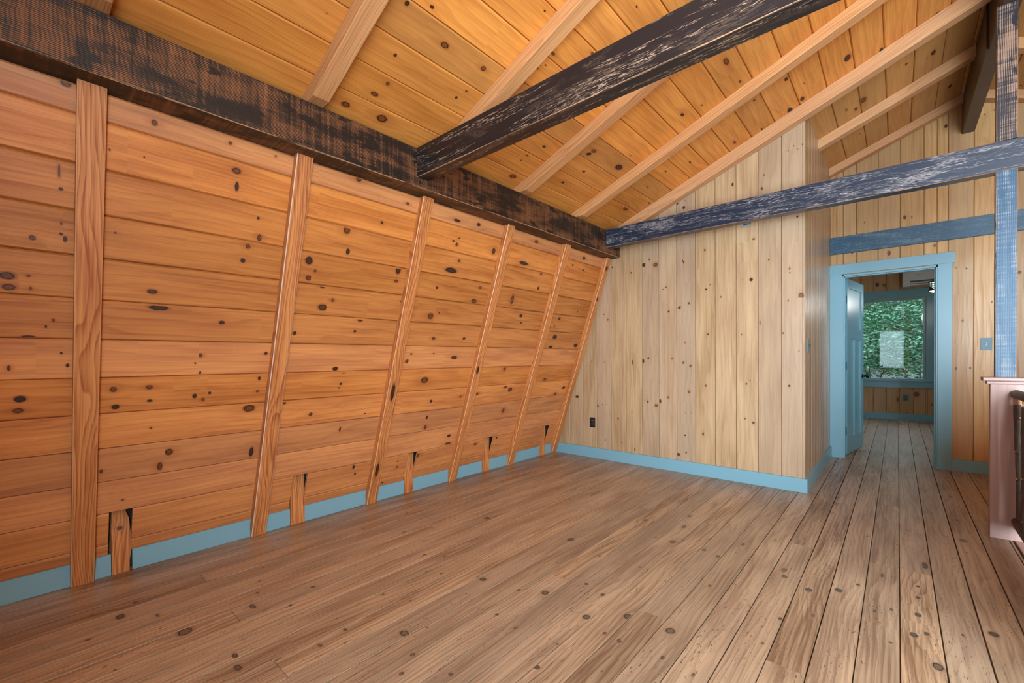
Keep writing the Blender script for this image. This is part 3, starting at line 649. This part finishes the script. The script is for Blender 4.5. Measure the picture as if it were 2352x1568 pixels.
# ------------------------------------------------------------------ timbers
STUDS = [-4.19, -3.367, -2.548, -1.705, -.882, -.092]
STUD_LABEL = ['reddish stud nearest the camera on the sloped wall, at far left of the photo',
 'fir stud second from the camera on the sloped wall, pale line along its edge',
 'fir stud with bold swirling cathedral grain, just left of where the big tie beam lands',
 'pale sloped stud fourth from the camera, dark scuff halfway up',
 'plain sloped stud fifth from the camera, next but one to the end wall',
 'weathered furrowed stud in the corner against the pale end wall']
BLOCK_LABEL = ['rough block with waney edge in the wall notch right of the first stud',
 'short fir block in the notch between the second and third studs',
 'short fir block in the notch between the third and fourth studs',
 'short narrow block in the notch between the fourth and fifth studs',
 'short slim block in the notch nearest the end wall corner']
def build_studs():
    r = random.Random(3)
    for i, y0 in enumerate(STUDS):
        mb = MB(); wd = .086
        d = Vector((.763/2.235, 0, 1)); d.normalize(); nn = Vector((d.z, 0, -d.x))    # towards the room
        th = .050
        c0 = Vector((.022, y0+wd/2, 0)) - nn*(th/2)
        c1 = c0 + d*2.45
        ks = []
        if i == 5: ks = [(2, 2.25, 0., .02, .017), (2, 1.9, .01, .02, .014), (0, 2.25, 0., .02, .017)]
        if i == 2: ks = [(0, .95, .0, .06, .014), (2, .95, .0, .06, .014), (0, .3, .01, .05, .012), (2, .3, .01, .05, .012)]
        if i == 3: ks = [(0, 1.1, .01, .03, .012), (2, 1.1, .01, .03, .012)]
        timber(mb, c0, c1, nn, wd, th, .0035, seed=20+i*3.1, tn=(.35+.12*i if i < 5 else .7, .5, r.random()), cut0=((0, 0, .0005), (0, 0, 1)), cut1=((0, 0, 2.234), (0, 0, 1)), knots=ks, emi=1)
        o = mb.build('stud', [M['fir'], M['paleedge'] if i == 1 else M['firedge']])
        tag(o, STUD_LABEL[i], 'stud', 'sloped wall studs')
    for i, (y0, y1) in enumerate(BLK):
        mb = MB(); n = 9; r2 = random.Random(40+i)
        # slightly waney right edge on the nearest one
        prof = []
        for k in range(n):
            z = .0005+.46*k/(n-1); wob = (.012 if i == 0 else .004)
            prof.append((z, y0+r2.uniform(0, wob*.4), y1-(.028 if i == 0 and k > 5 else 0)-r2.uniform(0, wob), .008+r2.uniform(-.004, .002)))
        sd = 60+i*2.2
        for k in range(n-1):
            (za, a0, a1, xa), (zb, b0, b1, xb) = prof[k], prof[k+1]
            for q in ([(xa, a0, za), (xa, a1, za), (xb, b1, zb), (xb, b0, zb)],
                      [(-.085, a1, za), (-.085, a0, za), (-.085, b0, zb), (-.085, b1, zb)],
                      [(xa, a1, za), (-.085, a1, za), (-.085, b1, zb), (xb, b1, zb)],
                      [(-.085, a0, za), (xa, a0, za), (xb, b0, zb), (-.085, b0, zb)]):
                kk = None
                if i == 0: kk = [(((p[2]-.245)/.009), (p[1]+4.0)/.009, .009) for p in q]
                mb.face(q, [(p[2], p[1]+p[0]-(y0+y1)/2, sd) for p in q], kk, (.45+.1*i, .5, .6))
        for (z, a0, a1, xa), rev in ((prof[0], True), (prof[-1], False)):
            q = [(xa, a0, z), (xa, a1, z), (-.085, a1, z), (-.085, a0, z)]
            mb.face(q[::-1] if rev else q, [(p[0], p[1], sd) for p in q], None, (.5, .5, .5))
        o = mb.build('stud_block', M['fir']); tag(o, BLOCK_LABEL[i], 'block', 'blocks in the wall notches')

RAFT = [(-4.19, 2.455), (-3.352, 2.460), (-2.500, 2.460), (-1.672, 2.460), (-.840, 2.460), (-.072, 2.432), (.790, 2.470), (1.708, 2.492)]
RAFT_LABEL = ['rafter end above the charred sill beam at the top left corner of the photo',
 'thick rafter with wavy grain at upper left, cut end resting on the sill beam',
 'light rafter crossing the top of the photo and passing behind the big tie beam',
 'rafter emerging from behind the big tie beam, right of where it meets the sill',
 'rafter second from the pale end wall, cut end hanging over the sill beam',
 'rafter lying along the top of the pale end wall',
 'short-looking rafter butting the closet wall over the doorway passage',
 'last rafter tight against the honey boarded gable wall']
def build_rafters():
    r = random.Random(17)
    for i, (y0, c) in enumerate(RAFT):
        mb = MB(); wd = .088
        z0 = lambda x: c+RS*(x-.874)
        zt = zceil(1, y0)-2.545-RS*(1-.874)
        ztop = lambda x: 2.545+zt+RS*(x-.874)-.002
        xe = 3.621
        if i < 6:
            xs = (2.484-c)/RS+.874; xa = (2.484-(2.545+zt)+.01)/RS+.874
            poly = [(xa, 2.484), (xs, 2.484), (xe, z0(xe)), (xe, ztop(xe)), (xa, ztop(xa))]
        else:
            xa = 2.572; poly = [(xa, z0(xa)), (xe, z0(xe)), (xe, ztop(xe)), (xa, ztop(xa))]
        sd = 80+i*2.9; tn = (.3+.09*i, (.1 if i < 5 else .6), r.random()); c_ = .003
        dirn = Vector((1, 0, RS)).normalized()
        def bc(p, side): 
            u = p[0]*dirn.x+p[2]*dirn.z; v = -p[0]*dirn.z+p[2]*dirn.x
            return (u, (v-2.0) if side else p[1]-y0-wd/2, sd+(0 if side else 5))
        n = len(poly)
        # inset polygon for a small chamfer on the lower arrises
        ins = list(poly)
        F = [(x, y0, z) for x, z in poly]; B = [(x, y0+wd, z) for x, z in poly]
        lo = [0, 1, 2] if i < 6 else [0, 1]
        F2 = [(p[0], p[1], p[2]+(c_*1.2 if k in lo else 0)) for k, p in enumerate(F)]; B2 = [(p[0], p[1], p[2]+(c_*1.2 if k in lo else 0)) for k, p in enumerate(B)]
        Fi = [(p[0], p[1]+c_, p[2]) for p in F]; Bi = [(p[0], p[1]-c_, p[2]) for p in B]
        mb.face(F2, [bc(p, 1) for p in F2], None, tn); mb.face(B2[::-1], [bc(p, 1) for p in B2[::-1]], None, tn)
        for k in lo[:-1]:
            q = [Fi[k+1], Fi[k], Bi[k], Bi[k+1]]; mb.face(q, [bc(p, 0) for p in q], None, tn)
            q = [F2[k+1], F2[k], Fi[k], Fi[k+1]]; mb.face(q, [bc(p, 0) for p in q], None, tn)
            q = [Bi[k+1], Bi[k], B2[k], B2[k+1]]; mb.face(q, [bc(p, 0) for p in q], None, tn)
        for k in range(lo[-1], n):
            j = (k+1) % n
            fa = [F2[k], B2[k], B2[j], F2[j]]; mb.face(fa, [bc(p, 0) for p in fa], None, tn)
        o = mb.build('rafter', M['rafter'], weld=False); tag(o, RAFT_LABEL[i], 'rafter', 'rafters under the left roof slope')
    # the two seen beyond the ridge
    for i, y0 in enumerate((.790, 1.708)):
        mb = MB(); c = (2.470, 2.492)[i]; zt = zceil(1, y0)-2.545-RS*(1-.874)
        za = lambda x: c+RS*(2*RX-x-.874); zb = lambda x: 2.545+zt+RS*(2*RX-x-.874)-.002
        x0, x1 = 3.709, 6.4; sd = 120+i*3
        pts = [(x0, za(x0)), (x1, za(x1)), (x1, zb(x1)), (x0, zb(x0))]
        F = [(x, y0, z) for x, z in pts]; B = [(x, y0+.088, z) for x, z in pts]
        bcf = lambda p: (p[0]*.93-p[2]*.37, p[0]*.37+p[2]*.93, sd)
        mb.face(F, [bcf(p) for p in F]); mb.face(B[::-1], [bcf(p) for p in B[::-1]])
        for k in range(4):
            j = (k+1) % 4; q = [F[j], F[k], B[k], B[j]]; mb.face(q, [(p[0], p[1], sd) for p in q])
        o = mb.build('rafter', M['rafter'])
        tag(o, ('rafter of the right roof slope, partly hidden behind the upper king post', 'reddish rafter against the gable wall right of the ridge beam')[i], 'rafter', 'rafters under the right roof slope')

def build_beams():
    mb = MB(); c = .005
    timber(mb, (.784, -5, 2.3575), (.784, .0175, 2.3575), (0, 0, 1), .180, .2455, c, seed=1.3, emi=1)
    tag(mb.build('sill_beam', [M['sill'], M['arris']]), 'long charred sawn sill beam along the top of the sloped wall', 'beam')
    mb = MB(); timber(mb, (.8745, -2.624, 2.3875), (6.455, -2.624, 2.3875), (0, 0, 1), .092, .187, .004, seed=4.4, emi=1)
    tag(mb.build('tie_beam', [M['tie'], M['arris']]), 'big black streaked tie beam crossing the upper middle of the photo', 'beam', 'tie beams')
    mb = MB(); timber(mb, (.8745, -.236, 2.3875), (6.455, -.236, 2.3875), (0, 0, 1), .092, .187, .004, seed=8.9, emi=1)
    tag(mb.build('tie_beam', [M['tieb'], M['arris']]), 'black rubbed tie beam, blue sky sheen in its colour, in front of the pale end wall, crossing the post', 'beam', 'tie beams')
    mb = MB(); timber(mb, (2.572, 1.797, 2.392), (5.6, 1.797, 2.392), (0, 0, 1), .031, .190, .002, seed=12.1)
    tag(mb.build('tie_beam', M['tiec']), 'rubbed beam, blue sky sheen in its colour, flat on the gable wall above the door casing', 'beam', 'tie beams')
    mb = MB(); box(mb, 3.612, 3.702, -.2825, -.235, 2.4815, 3.316, .003, seed=2.2, emi=1)
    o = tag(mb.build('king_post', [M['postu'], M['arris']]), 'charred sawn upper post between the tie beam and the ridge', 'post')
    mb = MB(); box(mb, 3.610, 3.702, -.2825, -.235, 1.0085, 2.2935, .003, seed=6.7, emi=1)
    tag(mb.build('post', [M['postl'], M['arris']]), 'rubbed sawn post, blue sky sheen in its colour, standing on the taupe half wall cap', 'post')
    mb = MB(); box(mb, 3.622, 3.708, .247, 1.812, 3.317, 3.655, .003, seed=1.)
    tag(mb.build('ridge_beam', M['ridge']), 'far length of dark brown ridge beam ending at the gable wall', 'beam', 'ridge beam lengths')
    mb = MB(); box(mb, 3.634, 3.722, -5, .246, 3.318, 3.655, .003, seed=2.)
    tag(mb.build('ridge_beam', M['ridge']), 'near length of dark brown ridge beam above the upper post', 'beam', 'ridge beam lengths')

# ------------------------------------------------------------------ door and fittings
def build_door():
    p0 = Vector((2.716, 1.990, 0)); d = Vector((.111, .782, 0)).normalized(); n = Vector((d.y, -d.x, 0))   # n faces the visible side
    Wd, H = .785, 2.045
    mb = MB()
    def pl(d0, d1, z0, z1, n0, n1, ch=.0015):
        # axis aligned in door space, mapped afterwards
        box(mb, d0, d1, n0, n1, z0, z1, ch)
    T = .036
    hz = [(.0, .12, .008, H), (Wd-.12, Wd, .008, H)]
    for a, b, z0, z1 in hz: pl(a, b, z0, z1, -T, 0)
    pl(.12, Wd-.12, 1.940, H, -T, 0); pl(.12, Wd-.12, 1.345, 1.465, -T, 0); pl(.12, Wd-.12, .008, .195, -T, 0); pl(.345, .440, .195, 1.345, -T, 0)
    for a, b, z0, z1 in ((.12, Wd-.12, 1.465, 1.94), (.12, .345, .195, 1.345), (.44, Wd-.12, .195, 1.345)):
        pl(a-.004, b+.004, z0-.004, z1+.004, -T+.012, -.012, .0005)
    Mx = Matrix(((d.x, n.x, 0, p0.x), (d.y, n.y, 0, p0.y), (0, 0, 1, 0), (0, 0, 0, 1)))
    o = structure(xf(mb, Mx).build('door_1', M['door'])); o['label'] = 'teal three panel door standing open into the far room'
    for z in (1.80, 1.034, .275):
        h = MB(); box(h, -.003, .0015, -.030, -.004, z-.045, z+.045, .003)
        xf(h, Mx); k = MB()
        k = xf(lathe([(0, -.047), (.006, -.047), (.006, .047), (0, .047)], 10), Mx @ Matrix.Translation((-.006, -.036, z)))
        h.build('hinge', M['blued'], o); k.build('hinge_pin', M['blued'], o)
    for sgn, off in ((1, 0.), (-1, -T)):
        kb = lathe([(0, 0), (.030, 0), (.030, .006), (.012, .010), (.010, .030), (.022, .040), (.028, .052), (.022, .064), (0, .068)], 20)
        kb = xf(kb, Mx @ Matrix.Translation((Wd-.062, off, .895)) @ Matrix.Rotation(-PI/2*sgn, 4, 'X'))
        kb.build('door_knob', M['black'], o, smooth=True)

def plate(name, c, ax_w, ax_n, w, h, mat, kind, label, cat):
    """wall plate centred at c; ax_w = width direction, ax_n = outward normal"""
    W = Vector(ax_w); Nn = Vector(ax_n); c = Vector(c)
    def bx(w0, w1, z0, z1, n0, n1, ch=.0008):
        m_ = MB(); box(m_, w0, w1, n0, n1, z0, z1, ch)
        return xf(m_, Matrix(((W.x, Nn.x, 0, c.x), (W.y, Nn.y, 0, c.y), (0, 0, 1, c.z), (0, 0, 0, 1))))
    o = bx(-w/2, w/2, -h/2, h/2, 0, .006, .0015).build(name, mat); tag(o, label, cat)
    MT = lambda x, z, n: Matrix(((W.x, Nn.x, 0, c.x), (W.y, Nn.y, 0, c.y), (0, 0, 1, c.z), (0, 0, 0, 1))) @ Matrix.Translation((x, n, z)) @ Matrix.Rotation(-PI/2, 4, 'X')
    if kind == 'outlet':
        for s in (-1, 1):
            f = lathe([(0, 0), (.0165, 0), (.0165, .0025), (.0150, .0035), (0, .0035)], 20)
            ob = xf(f, MT(0, s*.0195, .006)).build('receptacle', M['blackp'], o)
            for q in (-.006, .006): bx(q-.001, q+.001, s*.0195-.002, s*.0195+.006, .0095, .0099, .0001).build('slot', M['grey'], ob)
        xf(lathe([(0, 0), (.003, 0), (.003, .001), (0, .001)], 10), MT(0, 0, .006)).build('screw', M['grey'], o)
    else:
        bx(-.006, .006, -.014, .014, .006, .0068, .0002).build('toggle_frame', M['blackp'], o)
        bx(-.004, .004, -.002, .009, .006, .018, .001).build('toggle', M['blackp'], o)
        for s in (-1, 1): xf(lathe([(0, 0), (.003, 0), (.003, .001), (0, .001)], 10), MT(0, s*.030, .006)).build('screw', M['grey'], o)
    return o

def build_fittings():
    plate('outlet', (.521, .0175, .404), (1, 0, 0), (0, -1, 0), .070, .112, M['blackp'], 'outlet', 'black duplex outlet on the pale end wall near the sloped stud', 'outlet')
    plate('outlet', (3.263, 6.0795, .399), (1, 0, 0), (0, -1, 0), .072, .115, M['blued'], 'outlet', 'dark outlet low on the far room wall under the window', 'outlet')
    plate('light_switch', (3.790, 1.8125, 1.255), (1, 0, 0), (0, -1, 0), .075, .118, M['platesteel'], 'switch', 'toggle light switch on the gable wall between door casing and lower post', 'light switch')
    plate('light_switch', (2.5705, .185, 1.24), (0, 1, 0), (1, 0, 0), .075, .115, M['platesteel'], 'switch', 'switch plate seen edge-on on the closet side wall', 'light switch')
    # scrap of tape below the tie beam
    mb = MB(); 
    for a, b, c_, d in ((2.100, 2.122, .326, .354), (2.126, 2.142, .332, .350), (2.146, 2.163, .334, .366)): box(mb, a, b, .0165, .0178, 2.0+c_, 2.0+d, .0002)
    box(mb, 2.100, 2.163, .0165, .0178, 2.340, 2.347, .0002)
    tag(mb.build('tape_scrap', M['tape']), 'small scrap of light blue tape on the pale wall just under the tie beam', 'tape')
    # air conditioner in the far room
    root = empty('air_conditioner', (3.62, 6.08, 2.355)); tag(root, 'white wall air conditioner above the far room window', 'air conditioner')
    X0, X1 = -.405, .405; mb = MB()
    prof = [(0, 0), (-.13, .0), (-.185, .035), (-.200, .085), (-.200, .27), (-.185, .295), (0, .30)]
    for i in range(len(prof)):
        a = prof[i]; b = prof[(i+1) % len(prof)]
        if i == 2 or i == 1:  # vent opening in the lower front
            for x0, x1 in ((X0, X0+.10), (X1-.10, X1)): mb.face([(x0, a[0], a[1]), (x0, b[0], b[1]), (x1, b[0], b[1]), (x1, a[0], a[1])][::-1])
            continue
        mb.face([(X0, a[0], a[1]), (X0, b[0], b[1]), (X1, b[0], b[1]), (X1, a[0], a[1])][::-1])
    for x in (X0, X1): mb.face([(x, p[0], p[1]) for p in (prof if x > 0 else prof[::-1])])
    b_ = mb.build('housing', M['white'], root)
    v = MB(); v.face([(X0+.1, -.13, 0.002), (X1-.1, -.13, .002), (X1-.1, -.10, .085), (X0+.1, -.10, .085)]); v.face([(X0+.1, -.10, .085), (X1-.1, -.10, .085), (X1-.1, -.2, .085), (X0+.1, -.2, .085)])
    v.build('vent_recess', M['lgrey'], root)
    for z, y in ((.022, -.150), (.050, -.178)):
        l = MB(); timber(l, (X0+.102, y, z), (X1-.102, y, z), (0, .5, .8), .035, .004, .0005); l.build('louver', M['white'], root)
    bd = MB()
    for k, (x, w_) in enumerate(((-.245, .008), (-.234, .006), (-.225, .009), (-.213, .007), (-.203, .008))): box(bd, x, x+w_, -.2012, -.2, .178+(.002 if k % 2 else 0), .190, .0001)
    bd.build('badge', M['grey'], root)
    # drum lamp in the far room
    cx, cy = 3.640, 4.0
    root = empty('ceiling_lamp', (cx, cy, 2.03)); tag(root, 'glass drum ceiling lamp with two black rings, cut off by the door jamb', 'lamp')
    R = .172
    def ring(z, nm): 
        q = lathe([(R-.006, z-.009), (R+.003, z-.009), (R+.003, z+.009), (R-.006, z+.009), (R-.006, z-.009)], 36); q.build(nm, M['black'], root)
    ring(.012, 'ring'); ring(.125, 'ring')
    lathe([(R-.006, .02), (R-.006, .118)], 36).build('glass_drum', M['lampglass'], root, smooth=True)
    lathe([(0, -.022), (.08, -.019), (.14, -.006), (R-.006, .01)], 36).build('diffuser', M['diff'], root, smooth=True)
    for k in range(3):
        a = 2*PI*k/3+.4; x, y = .06*math.cos(a), .06*math.sin(a)
        q = lathe([(0, .03), (.018, .035), (.026, .06), (.020, .085), (.012, .095), (0, .095)], 14); xf(q, Matrix.Translation((x, y, 0))).build('bulb', M['bulb'], root, smooth=True)
    for k in range(4):
        a = PI/2*k+.6; q = MB(); timber(q, (R*math.cos(a), R*math.sin(a), .0), (R*math.cos(a), R*math.sin(a), .13), (math.cos(a), math.sin(a), 0), .008, .004, .0005); q.build('strut', M['black'], root)
    q = lathe([(0, .13), (.012, .13), (.012, .69), (.06, .70), (.06, .72), (0, .72)], 16); q.build('stem', M['black'], root)
    q = lathe([(0, .095), (R, .13), (R, .134), (0, .134)], 36); q.build('lid', M['white'], root)
    l = bpy.data.lights.new('lamp_light', 'POINT'); l.energy = L_LAMP; l.color = (1, .98, .93); l.shadow_soft_size = .12
    o = bpy.data.objects.new('lamp_light', l); o.location = (cx, cy, 1.95); S.collection.objects.link(o)

def build_halfwall():
    root = empty('half_wall', (3.9, -.27, 0)); tag(root, 'taupe stained half wall with moulded cap at the head of the stairs', 'half wall')
    def part(nm, x0, x1, y0, y1, z0, z1, ch, sd):
        mb = MB(); box(mb, x0-3.9, x1-3.9, y0+.27, y1+.27, z0, z1, ch, seed=sd, axis=2 if nm == 'panel' else None, tn=(.6, .3, .4)); mb.build(nm, M['cap'], root)
    part('panel', 3.589, 4.70, -.300, -.236, .0005, .966, .002, 1.)
    part('cap_moulding', 3.574, 4.715, -.312, -.224, .966, .985, .004, 2.)
    part('cap_board', 3.556, 4.73, -.326, -.205, .985, 1.008, .005, 3.)

def log(mb, p0, p1, r0_, r1_, seed, seg=14, n=12, amp=.10, bend=.006):
    rr = random.Random(seed); p0 = Vector(p0); p1 = Vector(p1); A = (p1-p0); L = A.length; A.normalize()
    s = A.orthogonal().normalized(); t = A.cross(s)
    ph = [rr.uniform(0, 6.28) for _ in range(6)]
    rings = []
    for i in range(n+1):
        f = i/n; c = p0+A*L*f + s*bend*math.sin(f*5+ph[0]) + t*bend*math.sin(f*4+ph[1]); R = r0_+(r1_-r0_)*f
        row = []
        for k in range(seg):
            a = 2*PI*k/seg; q = R*(1+amp*math.sin(3*a+ph[2]+f*3)*.5+amp*rr.uniform(-.5, .5))
            row.append(c+s*math.cos(a)*q+t*math.sin(a)*q)
        rings.append(row)
    for i in range(n):
        for k in range(seg):
            j = (k+1) % seg; mb.face([rings[i][k], rings[i][j], rings[i+1][j], rings[i+1][k]])
    mb.face(rings[0][::-1], mi=1); mb.face(rings[-1], mi=1)
    return s, t

def build_railing():
    X = 3.722
    root = empty('log_railing', (X, -1.2, 0)); tag(root, 'rustic bark-covered log railing along the stair opening at the right edge', 'railing')
    O = Vector((X, -1.2, 0))
    mb = MB(); log(mb, Vector((X-.02, -.305, .906))-O, Vector((X, -2.3, .93))-O, .026, .036, 1, n=24); mb.build('top_rail', [M['bark'], M['cutwood']], root, smooth=False)
    mb = MB(); log(mb, Vector((X-.02, -.302, .115))-O, Vector((X, -2.3, .10))-O, .026, .034, 2, n=24); mb.build('bottom_rail', [M['bark'], M['cutwood']], root)
    r = random.Random(9); y = -.340; i = 0
    while y > -2.2:
        rr = r.uniform(.017, .024)
        mb = MB(); x = X-.012+r.uniform(-.004, .004)
        s, t = log(mb, Vector((x, y, .125))-O, Vector((x+r.uniform(-.006, .006), y+r.uniform(-.006, .006), .845))-O, rr, rr*.9, 20+i, n=14, amp=.14, bend=.004)
        p = mb.build('picket', [M['bark'], M['cutwood']], root)
        for z in (.125, .845):   # pale tenons into the rails
            prof_ = [(0, -.04), (.010, -.04), (.013, -.012), (.013, .02), (0, .03)] if z > .5 else [(0, -.03), (.013, -.02), (.013, .012), (.010, .03), (0, .04)]
            xf(lathe(prof_, 10), Matrix.Translation((x-O.x, y-O.y, z+(.03 if z > .5 else -.02)))).build('tenon', M['cutwood'], p)
        # sawn-off side twigs
        for k in range(r.randint(3, 5)):
            z = r.uniform(.18, .80); a = r.uniform(2.2, 5.6)
            dct = Vector((math.cos(a), math.sin(a), .35)).normalized()
            Mq = Matrix.Translation(Vector((x, y, z))-O+dct*rr*.82) @ dct.to_track_quat('Z', 'Y').to_matrix().to_4x4()
            q = lathe([(0, -.006), (.0095, -.006), (.0085, .0035), (.0060, .005)], 12); q2 = lathe([(.0060, .005), (.0035, .0048), (0, .0052)], 12)
            for z_ in range(len(q2.mi)): q2.mi[z_] = 1
            xf(join(q, q2), Mq).build('branch_stub', [M['bark'], M['cutwood']], p)
        y -= r.uniform(.085, .11); i += 1
    mb = MB(); box(mb, -.05, .05, -1.19, -1.10, .0045, 1.0, .005, seed=5.); mb.build('end_post', M['cap'], root)

# ------------------------------------------------------------------ outside the far window
def build_outside():
    leafm = []
    for i, c in enumerate(((.05, .17, .065), (.10, .27, .12), (.035, .12, .05), (.22, .36, .26))):
        q = N('leaf_%d' % i); q.put(q.p.inputs['Base Color'], c); q.p.inputs['Roughness'].default_value = .35
        q.p.inputs['Transmission Weight'].default_value = 0.; leafm.append(q.m)
    bark = plain('trunk_bark', (.10, .08, .06), .8, var=.5, sc=20)
    soil = N('leaf_litter'); g = soil.n('ShaderNodeTexCoord').outputs['Object']
    a = soil.noise(g, 14., 4.); b = soil.noise(g, 50., 3.)
    soil.put(soil.p.inputs['Base Color'], soil.mix(soil.ss(b, .45, .60), soil.mix(a, (.05, .045, .03), (.12, .16, .06)), (.55, .53, .50))); soil.p.inputs['Roughness'].default_value = .8
    mb = MB(); r = random.Random(2); nx, ny = 30, 30
    hz = lambda x, y: -.55+max(0, (y-6.6))*.30+.10*math.sin(x*1.7+y*.8)+.06*math.sin(y*3.1+x)
    for i in range(nx):
        for j in range(ny):
            x0, x1 = -8+i*22/nx, -8+(i+1)*22/nx; y0, y1 = 6.25+j*22/ny, 6.25+(j+1)*22/ny
            mb.face([(x0, y0, hz(x0, y0)), (x1, y0, hz(x1, y0)), (x1, y1, hz(x1, y1)), (x0, y1, hz(x0, y1))])
    structure(mb.build('ground_hillside', soil.m, smooth=True))
    def leaves(mb, c, rad, n, size, rr, mats=3):
        for _ in range(n):
            while True:
                p = Vector((rr.uniform(-1, 1), rr.uniform(-1, 1), rr.uniform(-1, 1)))
                if p.length < 1: break
            p = Vector((p.x*rad[0], p.y*rad[1], p.z*rad[2]))+Vector(c)
            s = size*rr.uniform(.6, 1.3); az = rr.uniform(0, 6.28); tilt = rr.gauss(0, .35)
            R_ = Matrix.Rotation(az, 3, 'Z') @ Matrix.Rotation(tilt, 3, 'X') @ Matrix.Rotation(rr.gauss(-.25, .3), 3, 'Y')
            sh = [(-.5, 0, 0), (-.2, .26, .03), (.2, .2, .02), (.55, 0, -.06), (.2, -.2, .02), (-.2, -.26, .03)]
            mb.face([p+R_ @ (Vector(q)*s) for q in sh], mi=rr.choice(range(mats)))
    shr = [(2.0, 8.6, 1.0, .85), (2.7, 9.2, 1.2, .9), (3.5, 8.8, 1.1, .85), (4.2, 9.6, 1.3, 1.), (1.4, 9.8, 1.3, 1.), (2.3, 10.6, 1.7, 1.1), (3.2, 10.9, 1.8, 1.1), (3.9, 11.4, 1.9, 1.2), (2.9, 12.4, 2.5, 1.3), (1.7, 12.0, 2.4, 1.3)]
    lab = ['left', 'left of centre', 'centre', 'right', 'far left']
    for i, (x, y, z, s) in enumerate(shr):
        rr = random.Random(100+i); z0 = hz(x, y)
        root = empty('shrub', (x, y, z0)); tag(root, 'leafy green understory shrub on the hillside outside the far window', 'shrub', 'shrubs seen through the far window')
        mb = MB(); leaves(mb, (0, 0, z-z0), (s, s*.7, s*.65), 1300, .10, rr); mb.build('foliage', leafm, root)
        for k in range(4):
            mb = MB(); e = Vector((rr.uniform(-.5, .5)*s, rr.uniform(-.4, .4)*s, z-z0+.2)); timber(mb, (0, 0, 0), e, (0.1, 1, 0), .02, .02, .004); mb.build('stem', bark, root)
    for i, (x, y, h, s) in enumerate([(1.2, 14.5, 4.6, 2.4), (3.4, 15.5, 5.0, 2.6), (5.6, 14.8, 4.8, 2.5), (-1.2, 16, 5., 2.6), (2.2, 18.5, 6.5, 3.0), (4.6, 19, 6.5, 3.)]):
        rr = random.Random(200+i); z0 = hz(x, y)
        root = empty('tree', (x, y, z0)); tag(root, 'broadleaf tree standing up the slope outside the far window', 'tree', 'trees seen through the far window')
        mb = MB(); leaves(mb, (0, 0, h-z0-1.2), (s, s*.7, s*.9), 1500, .22, rr); mb.build('foliage', leafm, root)
        mb = MB(); log(mb, (0, 0, -.2), (.2, .1, h-z0+.5), .13, .05, 300+i, n=10); mb.build('trunk', [bark, bark], root)

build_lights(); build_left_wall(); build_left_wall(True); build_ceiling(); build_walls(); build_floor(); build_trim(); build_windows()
build_studs(); build_rafters(); build_beams(); build_door(); build_fittings(); build_halfwall(); build_railing(); build_outside()
